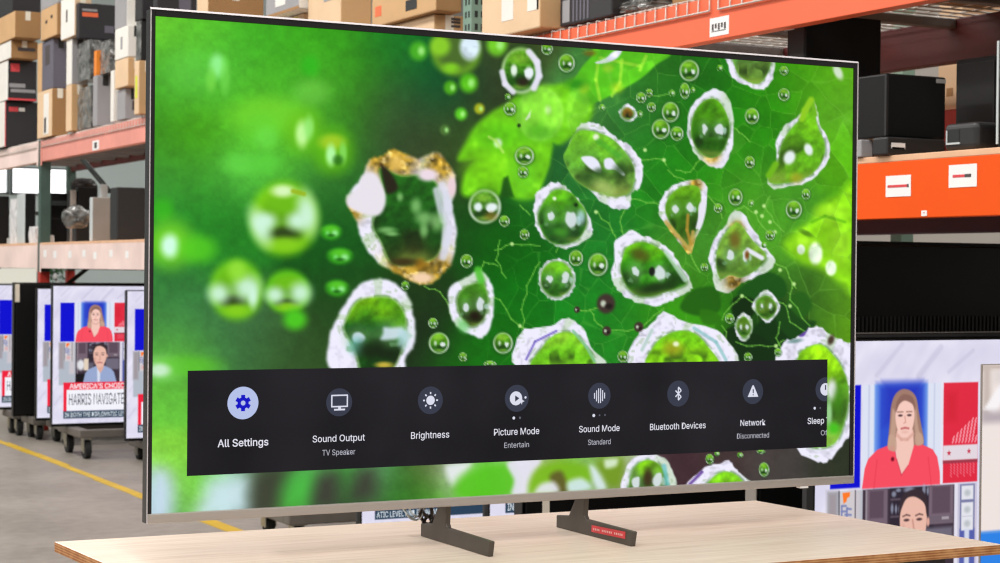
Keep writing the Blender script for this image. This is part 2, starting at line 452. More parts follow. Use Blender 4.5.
    for cx, cy, rx, ry in ((331, 232, 10, 7.5), (340, 256, 12, 8), (337, 288, 11, 8)):
        cv.ell(cx, cy, rx, ry, (58, 172, 26), .4, alpha=.9); cv.ell(cx, cy - ry * .4, rx * .7, ry * .4, (92, 200, 40), .8, alpha=.8); cv.ell(cx - rx * .35, cy + ry * .15, rx * .2, ry * .3, (130, 228, 130), .9, alpha=.7); cv.ell(cx + rx * .4, cy + ry * .15, rx * .3, ry * .36, (160, 240, 160), .9, alpha=.85); cv.ell(cx, cy + ry * .45, rx * .35, ry * .2, (24, 80, 18), .9, alpha=.7)
    def bokeh(cx, cy, rx, ry, c1, hls, dark):
        cv.ell(cx, cy, rx * 1.04, ry * 1.04, c1, 0.24, alpha=.92); cv.ell(cx, cy + 2, rx * .74, ry * .74, (78, 140, 20), 0.4, alpha=.8)
        cv.ell(cx, cy - ry * .45, rx * .62, ry * .32, (110, 190, 20), .6, alpha=.8)
        cv.ell(dark[0], dark[1], rx * .45, ry * .2, (42, 62, 22), .7, alpha=.95)
        cv.ell(cx, cy + ry * .72, rx * .5, ry * .2, (132, 205, 25), .7, alpha=.9)
        for h in hls: cv.ell(h[0], h[1], h[2] * 1.1, h[3] * 1.1, (206, 243, 222), .85, h[4] if len(h) > 4 else 0, .9)
    bokeh(284.3, 219, 32.5, 35, (130, 210, 15), ((260, 227, 8, 16, -22), (266, 221, 9, 7), (307, 213, 8.5, 17, -8), (297, 221, 9, 7.5)), (284, 234))
    cv.ell(283, 191, 11, 6, (215, 245, 190), .7, alpha=.95); cv.line([(293, 191), (304, 194)], 3, (150, 175, 20), .8)
    bokeh(236.4, 289.5, 25.5, 29, (112, 200, 25), ((218.7, 293.7, 9, 8.5), (247, 288, 11, 10.5), (253, 297, 4, 9, 0)), (233, 301))
    cv.ell(237, 270, 9, 9, (150, 225, 60), .7, alpha=.8)
    bokeh(287.5, 291.6, 21.5, 21, (95, 195, 20), ((275, 295, 8, 7), (300.5, 293, 9, 9)), (286, 303)); glow(295, 319.5, 9, 8, (75, 200, 30), .95)
    # soft bubbles along the dark top
    cv.ell(456, 51, 25, 25, (98, 150, 35), .2); cv.ell(456, 50, 19, 19, (72, 105, 40), .3); cv.ell(440, 46, 10, 10, (140, 210, 40), .5, alpha=.9); cv.ell(451, 68, 8, 5, (125, 200, 35), .7)
    cv.ell(470, 47, 10, 13, (218, 236, 248), .35)
    for cx, cy, r, c in ((418.5, 51, 9, (70, 170, 35)), (468.6, 83, 9, (85, 185, 25)), (450.5, 87.6, 6.5, (75, 165, 25)), (461, 114, 6, (85, 190, 35)), (479.4, 108.7, 5, (165, 175, 30)), (445, 130, 5, (75, 115, 50)), (497, 45, 10, (115, 205, 40))):
        cv.ell(cx, cy, r, r * 1.05, c, .45)
        cv.ell(cx + r * .3, cy, r * .35, r * .45, (170, 240, 140), .8, alpha=.8)

    # ---- leaves
    lime = (112, 204, 22)
    cv.poly(spline([(476,126),(492,112),(508,103),(525,90),(560,84),(586,76),(594,95),(590,120),(570,138),(556,150),(550,172),(538,196),(514,198),(504,180),(498,197),(464,196),(464,176),(475,160),(458,160),(466,142)]), lime, 4.2)
    cv.ell(486, 170, 20, 16, (125, 214, 20), .8, alpha=.7); cv.ell(500, 135, 22, 12, (88, 200, 18), .8, alpha=.6); cv.ell(525, 175, 14, 22, (105, 205, 35), .8, alpha=.6)
    cv.poly([(504,178),(508,176),(514,197),(500,197)], (25, 80, 15), 2, .9); cv.poly([(553,143),(561,146),(548,185),(541,190),(550,165)], (22, 85, 40), 3, .8)
    cv.ell(498, 143, 4, 4.5, (205, 240, 190), .6); cv.line([(489,137),(496,141),(503,152)], 2, (185, 235, 110), .7)
    cv.ell(540, 114, 23.5, 27, (150, 228, 75), .08); cv.ell(541, 112, 22, 25, (146, 238, 62), .35); cv.ell(540, 132, 17, 9, (70, 160, 25), .8, alpha=.75); cv.ell(519, 112, 3, 18, (90, 180, 30), .8, alpha=.5)
    cv.poly([(525,120),(531,110),(530,117),(527,120)], (228, 248, 215), 1); cv.ell(548, 110, 3, 4, (195, 245, 150), .8)
    cv.poly(spline([(570,92),(580,70),(592,56),(600,46),(668,52),(656,65),(640,79),(618,92),(596,102),(584,104)]), (88, 192, 28), 1.6)
    cv.poly(spline([(568,95),(580,88),(590,102),(586,118),(575,130),(566,125)]), (125, 215, 50), 3, .7)
    for l in ([(598,62),(596,80),(600,100)], [(622,60),(620,82),(612,96)], [(646,56),(640,70)], [(600,58),(640,66)]): cv.line(l, 2.2, (165, 225, 60), .6)
    for q in ((608,68,5,4),(617,88,6,5),(584,88,5,5)): cv.ell(*q, (190, 225, 40), .8, alpha=.55)
    cv.ell(576,84,10,5,(20,110,20),.8,alpha=.6); cv.ell(590,53,6,3,(120,95,20),.7,alpha=.7)
    cv.poly(spline([(595,63),(606,58),(613,52),(622,50),(617,58),(606,63)]), (222, 226, 244), 1.0)
    cv.poly(spline([(853,188),(838,196),(818,206),(812,220),(792,234),(784,246),(800,262),(822,270),(842,284),(853,288)]), (138, 216, 22), 6.5)
    for q in ((830,214,14,8),(840,245,10,16),(806,245,10,6)): cv.ell(*q, (165, 230, 50), .9, alpha=.6)
    cv.line([(812,222),(825,216),(845,222)], 2, (90, 170, 15), .7)
    for q in ((815.5,253.5,7,11),(801,249.5,4,5),(831,268,5.5,7.5)): cv.ell(*q, (224, 244, 214), .3)
    cv.ell(806,233,7,2.5,(80,130,20),.6,25,.8); cv.ell(838,72,4,8,(226,238,226),.5,-25,.9)
    cv.poly(spline([(666,300),(690,298),(712,300),(722,320),(700,326),(672,318)]), (58, 152, 18), 5, .35)

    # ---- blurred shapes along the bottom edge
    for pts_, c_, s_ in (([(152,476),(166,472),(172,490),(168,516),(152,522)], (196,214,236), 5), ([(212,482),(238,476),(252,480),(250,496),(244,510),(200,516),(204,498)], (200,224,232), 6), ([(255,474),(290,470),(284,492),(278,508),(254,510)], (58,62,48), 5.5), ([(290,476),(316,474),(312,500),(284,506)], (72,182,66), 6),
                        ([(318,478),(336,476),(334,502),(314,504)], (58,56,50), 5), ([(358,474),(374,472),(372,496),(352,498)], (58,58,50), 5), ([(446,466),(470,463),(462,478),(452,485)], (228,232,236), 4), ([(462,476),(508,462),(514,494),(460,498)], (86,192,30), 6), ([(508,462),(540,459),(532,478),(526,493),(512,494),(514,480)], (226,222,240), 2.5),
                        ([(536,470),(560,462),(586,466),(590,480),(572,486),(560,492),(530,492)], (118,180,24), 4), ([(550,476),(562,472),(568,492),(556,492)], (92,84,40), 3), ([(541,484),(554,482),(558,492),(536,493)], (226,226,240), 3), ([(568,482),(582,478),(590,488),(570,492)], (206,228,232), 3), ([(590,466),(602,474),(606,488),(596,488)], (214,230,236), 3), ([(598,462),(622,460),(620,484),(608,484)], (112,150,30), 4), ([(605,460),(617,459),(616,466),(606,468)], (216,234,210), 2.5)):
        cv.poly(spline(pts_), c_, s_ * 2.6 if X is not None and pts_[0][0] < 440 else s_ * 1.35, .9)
    for (lx0, ly0, lx1, ly1) in ((454, 46, 670, 202), (780, 184, 853, 292)):
        ml = cv.win(lx0, ly0, lx1, ly1); x, y = cv.X[ml], cv.Y[ml]
        lum = smooth((cv.c[ml][:, 1] - 165) / 40)
        tex = .62 * vnoise(x + .4 * y, y - .3 * x, 13, 77) + .38 * vnoise(x, y, 5, 78)
        f_ = 1 + lum * (tex - .52) * .34
        cv.c[ml] = cv.c[ml] * f_[:, None] + (lum * smooth((tex - .62) / .25) * 9)[:, None] * np.array([1.4, .6, .9])
    # ---- faint cell network between the drops
    rv = np.random.default_rng(21); sites = np.stack([rv.uniform(470, 880, 230), rv.uniform(30, 380, 230)], 1)
    mw = cv.win(486, 40, 853, 372); x, y = cv.X[mw] + 3 * vnoise(cv.X[mw], cv.Y[mw], 14, 31), cv.Y[mw] + 3 * vnoise(cv.X[mw], cv.Y[mw], 14, 32)
    d1 = np.full(x.shape, 1e9); d2 = d1.copy(); idc = np.zeros(x.shape, int)
    for k, (sx_, sy_) in enumerate(sites):
        dd = np.hypot(x - sx_, y - sy_); c1 = dd < d1
        d2 = np.where(c1, d1, np.minimum(d2, dd)); idc = np.where(c1, k, idc); d1 = np.where(c1, dd, d1)
    reg = smooth((cv.X[mw] + (cv.Y[mw] - 200) * .25 - 500) / 60)
    cv.c[mw] *= (1 + reg * (rv.uniform(-.085, .085, 230)[idc]))[:, None]
    cv.mix(mw, np.exp(-((d2 - d1) / .8) ** 2) * .24 * reg, (128, 200, 80))
    # ---- the dark web cells, threads
    dk = (13, 44, 12)
    for c, col in (([(737,292),(752,280),(768,272),(784,280),(785,296),(762,300),(744,300)], (22,78,18)), ([(738,296),(758,302),(752,316),(738,326),(731,306)], (10,38,8)),
                   ([(790,296),(804,292),(812,306),(800,320),(786,312)], (34,92,20)), ([(760,322),(780,318),(800,326),(796,342),(778,352),(760,345),(748,335)], (13,50,12)),
                   ([(742,340),(758,334),(776,350),(776,362),(742,362),(733,350)], dk), ([(726,330),(738,326),(742,342),(730,348),(724,342)], dk),
                   ([(780,300),(800,318),(816,322),(806,334),(790,338),(776,320)], (22,66,18)), ([(693,290),(716,288),(720,310),(700,316),(680,308)], (30,92,12)), ([(700,310),(716,312),(722,322),(704,324)], (42,112,12))):
        cv.poly(spline(c), col, 2.0, .92)
    th = (118, 190, 70)
    rt = np.random.default_rng(3)
    for l in ([(722,320),(733,304),(742,296)], [(742,296),(752,302),(772,304)], [(776,300),(786,306),(790,322),(806,332)], [(736,342),(752,346),(776,346),(784,340)], [(722,326),(730,346),(733,362)], [(774,262),(786,268),(792,282),(796,288)], [(780,322),(776,338),(784,350)],
              [(792,282),(790,300),(810,326)], [(660,205),(640,200),(625,200)], [(626,208),(620,222),(624,236)], [(598,212),(612,230),(616,238)], [(640,160),(664,160),(666,165)], [(495,250),(512,244),(540,246)], [(500,240),(496,260),(506,278)], [(540,262),(530,280),(524,300),(522,330)], [(480,290),(500,300),(520,326),(530,330)],
              [(606,304),(590,310),(577,310)], [(590,310),(598,324),(606,331),(638,328)], [(638,328),(650,320),(664,308)], [(560,232),(556,252)], [(520,205),(530,215)], [(690,252),(694,262),(700,272)], [(770,196),(764,206),(774,222),(784,232)], [(700,160),(690,172),(676,170)], [(734,128),(742,134),(750,142)], [(668,170),(690,184)], [(708,196),(718,208),(722,218)],
              [(735,210),(744,206),(756,214),(768,232)], [(640,95),(668,94)], [(424,286),(440,292),(448,304),(452,318)], [(480,272),(484,262),(498,266)]):
        pl_ = [l[0]]
        for p0_, p1_ in zip(l[:-1], l[1:]):
            dx, dy = p1_[0] - p0_[0], p1_[1] - p0_[1]
            for f_ in (.33, .67): o_ = rt.uniform(-.09, .09); pl_.append((p0_[0] + dx * f_ - dy * o_, p0_[1] + dy * f_ + dx * o_))
            pl_.append(p1_)
        cv.line(pl_, 1.0, th, .6)
    for q in ((512,244),(520,326),(664,160),(742,296),(790,306),(776,346),(764,206),(756,212),(762,216),(780,270),(794,284),(596,212),(645,150),(562,235),(770,222),(775,232)): cv.ell(q[0], q[1], 1.8, 1.8, (185, 226, 140), .6)

    # ---- big ringed drops
    drop(cv, Z(330,140,3.753,[(150,75),(200,58),(240,35),(330,70),(400,45),(460,110),(470,170),(458,250),(475,330),(465,440),(430,495),(370,542),(310,530),(240,497),(170,450),(120,380),(100,310),(60,230),(80,185),(120,140)]),
         Z(330,140,3.753,[(190,110),(270,140),(370,140),(420,230),(425,330),(405,420),(350,455),(240,462),(195,380),(165,310),(205,220)]),
         top=(30,90,20), mid=(22,72,18), bot=(40,42,16), warm=((396,156,24),(380,160,14),(440,165,16),(352,212,10),(420,272,28),(440,270,16),(400,268,12)), jag=1.6, seed=4, ring_var=.12, es=2.2)
    cv.poly(spline(Z(330,140,3.753,[(120,135),(165,125),(205,190),(205,250),(170,285),(80,260),(65,220),(110,170)])), (228,222,232), 2.5)
    cv.poly(spline(Z(330,140,3.753,[(190,90),(225,120),(255,180),(215,200),(200,150)])), (38,26,20), 2.5, .9)
    for a, b in (((400,190),(425,300)),((440,200),(432,390)),((420,170),(445,260)),((450,330),(425,440))): cv.line(Z(330,140,3.753,[a,b]), 5, (214,216,232), .8)
    for q in ((416,206,5,7),(424,218,8,6),(437,222,6,8),(424,230,4,7),(400,197,3,4),(387,230,8,3),(392,234,6,2)): cv.ell(*q, (140,200,120), .8, alpha=.75)
    cv.ell(428,175,10,6,(232,214,226),.5); cv.ell(422,278,11,5,(240,206,170),.5); cv.ell(396,163,7,8,(226,186,90),.7,alpha=.9); cv.ell(452,187,4,10,(232,206,214),.5)
    cv.ell(420,264,6,5,(150,110,25),.8); cv.ell(404,262,12,4,(60,50,20),.8)
    drop(cv, Z(320,260,4.69,[(60,520),(45,370),(70,290),(110,220),(170,130),(240,95),(310,90),(380,130),(425,190),(432,240),(447,300),(440,400),(400,460),(370,525)]),
         Z(320,260,4.69,[(205,525),(170,420),(120,330),(130,280),(180,200),(260,180),(340,190),(392,260),(395,350),(375,430),(325,520)]),
         top=(105,165,12), mid=(20,80,18), bot=(14,26,10), hl=((358.5,338,9.5,9),(391,333.5,12,9)), seed=9, hl_col=(206,222,236), jag=1.2, ring_var=.08, es=2.4)
    cv.ell(357,346,8,8,(110,190,180),.8,alpha=.7); cv.ell(403,338,5,10,(180,215,225),.7,alpha=.8); cv.ell(370,350,12,9,(18,34,12),.8,alpha=.9); cv.ell(384,365,8,3,(190,170,60),.7)
    drop(cv, Z(320,260,4.69,[(745,50),(785,75),(815,150),(815,230),(800,310),(760,365),(710,350),(640,310),(605,230),(610,130),(680,85)]),
         Z(320,260,4.69,[(755,110),(690,130),(655,170),(652,220),(680,285),(720,305),(765,270),(782,190),(770,130)]), top=(60,125,25), bot=(20,26,10), hl=((465.6,307,4.2,6),(480,304.8,5.2,6.5)), seed=12, jag=1.2, ring_var=.09, es=1.7)
    cv.line([(478,270),(481,280)], 5, (80,190,50), .9); cv.ell(463,326,5,7,(120,205,120),.7,-35,.8); cv.ell(475,316,6,5,(30,22,10),.8)
    drop(cv, Z(540,120,5.63,[(165,140),(220,30),(290,18),(360,40),(440,110),(510,150),(575,240),(580,330),(560,385),(520,410),(500,490),(430,500),(350,460),(270,390),(190,300),(150,210)]),
         Z(540,120,5.63,[(160,165),(215,72),(300,72),(400,112),(475,190),(522,270),(520,350),(490,410),(410,425),(340,402),(258,372),(190,315),(142,220)]), top=(100,172,30), mid=(92,160,50), bot=(88,110,50), seed=15, jag=2.2)
    cv.poly(spline(Z(540,120,5.63,[(232,212),(290,205),(330,235),(345,290),(320,295),(270,262)])), (228,230,246), 1.2); cv.poly(spline(Z(540,120,5.63,[(362,225),(400,215),(430,250),(475,300),(465,312),(420,280),(370,275)])), (226,228,246), 1.2)
    for q in ((588,178,9,6),(620,170,6,6),(600,172,6,4)): cv.ell(*q, (36,70,26), .8, alpha=.75)
    cv.ell(605,188,12,6,(190,205,120),.8,30,.6); cv.ell(596,137,3,3,(230,240,210),.6); cv.line(Z(540,120,5.63,[(330,120),(440,200)]), 4, (60,160,45), .5)
    drop(cv, Z(500,180,5.63,[(210,70),(290,16),(350,25),(400,70),(460,130),(500,200),(522,280),(500,330),(400,382),(330,377),(250,332),(205,270),(190,190),(195,110)]),
         Z(500,180,5.63,[(300,70),(390,75),(440,130),(478,190),(472,270),(430,330),(350,355),(280,335),(235,265),(228,180)]), top=(88,168,22), mid=(40,100,22), bot=(16,56,22), hl=((550.5,216,4.5,7),(571,219,6,8)), seed=21)
    cv.ell(561,232,7,4,(70,150,40),.8,alpha=.8); cv.ell(581,217,4,7,(180,215,225),.7,alpha=.8); cv.ell(576,205,2,2,(20,50,15),.6); cv.ell(554.5,198.5,1.8,1.8,(225,240,215),.6)
    drop(cv, [(557 + 18.6 * math.cos(k * math.pi / 6), 279.5 + 21 * math.sin(k * math.pi / 6)) for k in range(12)], [(556.6 + 15.5 * math.cos(k * math.pi / 6), 279 + 17.5 * math.sin(k * math.pi / 6)) for k in range(12)], top=(100,170,25), mid=(50,120,22), bot=(20,60,18), hl=((549.5,279,4,5.4),(565.5,278.5,4.6,6)), seed=73, jag=1.6, thin=.5)
    drop(cv, Z(590,200,4.69,[(120,190),(200,143),(240,165),(310,188),(380,240),(420,300),(478,392),(460,432),(400,462),(330,492),(260,492),(180,462),(130,420),(98,360),(115,270)]),
         Z(590,200,4.69,[(180,225),(250,203),(330,240),(390,300),(445,382),(400,412),(340,430),(290,445),(230,442),(180,405),(150,330),(160,270)]), top=(98,172,16), mid=(50,140,18), bot=(20,66,14), hl=((635.5,271.5,5.5,7.5),(659.5,273,6.5,6.5)), seed=27)
    cv.ell(640,255,9,6,(78,70,20),.8,20,.8); cv.ell(652,271.5,3,4.5,(22,28,20),.4); cv.ell(654,288,16,5,(25,48,16),.8,-12,.9); cv.line([(666,252),(685,280)], 3, (200,224,214), .7)
    drop(cv, [(659,213),(661,199),(670,188),(684,181),(700,180),(707,188),(706,204),(703,222),(696,238),(690,254),(680,244),(668,228)],
         [(667,212),(670,198),(682,188),(697,188),(700,200),(699,220),(692,236),(686,244),(676,230)], top=(100,160,20), mid=(60,120,20), bot=(30,52,14), hl=((675.5,209,4,5),(690,208,3.6,5)), warm=((672,232,9),(690,246,10),(688,226,6),(696,184,6)), seed=31, jag=1.5)
    cv.line([(666,222),(678,236),(690,250),(693,232)], 2.4, (190,166,84), .85); cv.line([(688,215),(687,230),(691,244)], 2.0, (176,140,50), .85)
    cv.poly(spline([(699,205),(705,198),(706,210),(702,224),(696,229),(698,218)]), (228,226,240), 1)
    drop(cv, Z(680,200,4.02,[(205,52),(250,50),(290,110),(330,170),(380,240),(362,282),(300,312),(235,342),(190,377),(140,350),(130,290),(116,220),(140,150),(180,110)]),
         Z(680,200,4.02,[(210,110),(238,100),(290,170),(340,222),(312,268),(250,305),(205,296),(165,312),(150,240),(172,160)]), top=(120,165,45), mid=(105,150,50), bot=(52,92,30), hl=((730,255.5,5.6,6.4),(745.5,256,3.5,6)), warm=((734,281,9),(737,228,6)), seed=36)
    cv.ell(735,240,5,8,(110,88,30),.8,alpha=.8); cv.line([(748,250),(762,258)], 3, (226,228,240)); cv.ell(747,255,2,4,(120,70,20),.7)
    drop(cv, Z(660,50,3.31,[(500,160),(520,200),(530,245),(562,310),(556,365),(520,415),(470,445),(420,452),(372,458),(355,425),(382,378),(385,300),(410,255),(462,215)]),
         Z(660,50,3.31,[(500,178),(512,215),(520,260),(540,310),(535,360),(505,402),(465,425),(420,436),(375,438),(362,420),(392,372),(408,312),(438,262),(482,215)]), top=(105,175,20), mid=(88,160,22), bot=(92,150,26), seed=38, jag=1.8)
    cv.line(Z(660,50,3.31,[(383,378),(360,415)]), 4, (110,180,25)); cv.line(Z(660,50,3.31,[(505,170),(515,215)]), 2.4, (110,180,30))
    cv.line(Z(660,50,3.31,[(500,165),(480,200),(470,228)]), 4, (140,200,30)); cv.ell(789.5,157.5,5.5,7,(226,236,238),.4,25); cv.ell(808.5,149.5,4,6,(226,236,238),.4,-20); cv.ell(796,178,6,5,(170,160,40),.8,alpha=.7)
    drop(cv, Z(660,50,3.31,[(175,130),(225,155),(242,220),(240,310),(215,382),(178,388),(130,360),(100,310),(90,250),(110,180)]),
         Z(660,50,3.31,[(170,165),(205,190),(226,260),(206,330),(170,352),(130,330),(107,270),(125,195)]), top=(78,148,16), mid=(40,95,12), bot=(22,66,12), hl=((704.4,129,3.8,6.4),(719,129.3,4.6,6.6)), warm=((712,156,7),), seed=41, jag=1.6)
    drop(cv, Z(660,50,3.31,[(215,5),(222,40),(240,90),(290,118),(335,132),(368,105),(382,40),(385,5)]), Z(660,50,3.31,[(245,0),(250,45),(270,85),(320,108),(350,80),(362,40),(362,0)]), top=(80,140,60), mid=(84,120,48), bot=(90,130,40), seed=44, jag=1.5)
    drop(cv, Z(480,180,2.815,[(105,525),(115,430),(150,418),(200,410),(250,388),(290,420),(312,470),(345,525)]), Z(480,180,2.815,[(150,530),(180,470),(212,440),(250,432),(288,458),(315,530)]), top=(120,175,40), mid=(100,180,25), bot=(110,180,30), seed=47)
    cv.line(Z(480,180,2.815,[(130,505),(155,455),(215,425)]), 1.6, (110,90,190), .8); cv.line(Z(480,180,2.815,[(262,425),(300,470),(322,510)]), 2, (130,190,150), .8)
    drop(cv, [(632,366),(638,335),(650,326),(664,312),(682,321),(706,326),(724,336),(733,366)], [(650,368),(656,345),(672,334),(690,333),(705,345),(716,368)], top=(100,178,18), mid=(120,190,20), bot=(110,185,20), seed=51)
    cv.ell(673,348,9,7,(165,150,30),.8,alpha=.7); cv.ell(676,344,3,2.5,(230,240,200),.6); cv.line([(694,328),(716,342),(726,360)], 2.2, (130,190,190), .7); cv.line([(652,330),(642,350)], 2.2, (150,190,170), .6)
    drop(cv, [(776,364),(784,343),(795,338),(809,329),(821,327),(830,334),(844,341),(853,350),(853,400),(851,430),(842,446),(829,460),(818,462),(798,450),(786,420)],
         [(798,362),(806,350),(821,346),(834,358),(842,371),(847,390),(845,415),(836,440),(820,446),(804,440),(794,410)], top=(148,215,18), mid=(70,125,18), bot=(120,200,60), seed=55, jag=2.5)
    cv.ell(832,390,5,10,(220,226,225),.6); cv.ell(829,413,3,14,(150,205,140),.7); cv.ell(838,402,5,14,(60,130,20),.8,alpha=.7); cv.ell(834,428,5,5,(70,190,30),.8)
    cv.poly(spline([(799,336),(806,331),(808,329),(804,336)]), (95,60,160), 1); cv.ell(831,340,3,5,(70,55,40),.6,20); cv.ell(795,341,7,2,(120,150,150),.7,-8)
    drop(cv, [(690,486),(697,474),(708,466),(722,463),(729,460),(737,470),(746,478),(752,486)], [(708,490),(714,478),(726,473),(738,478),(744,490)], top=(120,200,25), mid=(120,195,30), bot=(120,195,30), seed=58, jag=1.5)
    cv.line([(690,484),(702,472)], 2, (80,40,140), .8)
    drop(cv, [(624,492),(626,470),(634,458),(650,454),(664,458),(672,470),(674,490)], [(632,494),(634,472),(644,462),(656,464),(664,476),(664,494)], top=(110,175,20), mid=(60,90,20), bot=(80,110,60), hl=((636,482,5,9),(657,480,5,8)), seed=61, jag=1)
    cv.line([(664,466),(668,488)], 3, (100,190,200), .7); cv.ell(648,478,4,8,(60,48,24),.7)
    drop(cv, [(766,290),(775,296),(780,308),(774,318),(767,323),(759,316),(752,307),(757,297)], [(766,297),(773,302),(775,310),(767,318),(759,312),(758,302)], top=(70,120,25), mid=(70,100,25), bot=(25,80,15), hl=((762,306,2,3),(770.5,306,2,3)), seed=63, jag=1)
    drop(cv, [(744,313),(751,318),(753,328),(748,339),(742,341),(736,334),(735,324),(739,316)], [(744,318),(748,323),(749,331),(744,336),(739,331),(739,322)], top=(70,115,20), mid=(65,90,20), bot=(22,85,15), hl=((741,327,1.7,3),(747,327,1.7,3)), seed=64, jag=1)
    drop(cv, [(628,104),(635,109),(637,116),(630,122),(622,119),(619,112),(623,107)], [(628,109),(632,113),(630,118),(624,116),(624,111)], top=(140,100,30), mid=(110,80,25), bot=(40,50,20), seed=66, jag=1)

    # ---- small sharp bubbles
    bubble(cv, 520.8, 70.6, 19, 23, top=(95,165,25), rim=(120,190,50)); cv.line([(529,52),(537,62),(539,76),(534,88)], 4.2, WHITE, .95); cv.line([(502,72),(505,84),(513,92)], 3.6, WHITE, .9); cv.ell(514,70,3,5,(225,240,225),.5); cv.ell(529,73,4,6,(230,238,244),.5); cv.ell(523,82,6,4,(40,35,20),.8)
    bubble(cv, 484.7, 206.5, 16, 17, top=(90,160,40), bot=(30,66,20), white=.55); cv.ell(478,207,4,4,(220,236,236),.5); cv.ell(492,207,6,4,(225,238,238),.5); cv.ell(491,216,6,4,(150,120,40),.8,alpha=.6)
    for q in ((547,48.5,5.5),(566.6,63,8),(660.8,129,8.8),(677,133.5,6.3),(670.5,112,8.3,10),(649.3,92.8,3.5,4),(641,97.7,4.8),(651.5,107,4.2),(640,114,3),(602,107.5,3),(689.3,70.5,9.5,10.5),(684.8,90.8,4.8,8),
              (752,116,6.8,8),(784,94.5,5.5),(749.7,162,4.8,6),(735.5,197,6.8,8.4),(793.8,209.5,7.8,9),(806,194,4.2,5.5),(784,70.5,4),(751,203,3),(504.4,221,5),(466.7,261,6),(503,343,9.6,10.5),(439,343,10,10.5),(405.3,285.6,4),(433,323,4.5),
              (524.4,234.4,4.6),(576,258,6.8,7.8),(598,264.5,9.6,11.2),(623,356.5,5.2),(509.8,108.7,5.8),(507.8,97,3),(524.4,155.7,9.2,9),(729.7,318.4,4.4,5),(770,235,4.5,5),(704.5,267,3.5),(463,357,4),(490,364,6,3),(748,357,4,4.5),(709.7,459,4,5),(717,453.5,2.5),(740,455,3,2.5),(764,469.5,5,7),(761,451.5,4,2),(672,93,3),(720,68,3),(764,245,3),(693,90,2.5),(523,172,5),(718,208,4),(778,352,3.5)):
        wv = .45 if q[2] > 6 else .2
        bubble(cv, q[0], q[1], q[2], q[3] if len(q) > 3 else None, white=wv)
    for cx, cy, r in ((606,303.6,9),(577,309.7,3),(606.8,331,4.4),(638.8,327,4.6)):
        cv.ell(cx, cy, r, r * 1.1, (62, 48, 42), .25); cv.ell(cx - r * .3, cy, r * .3, r * .35, (190, 200, 180), .6); cv.ell(cx + r * .3, cy + r * .3, r * .4, r * .3, (28, 22, 18), .7)
    cv.ell(519, 125.5, 1.8, 2, (30, 60, 15), .5)
    return np.clip(cv.c, 0, 255)

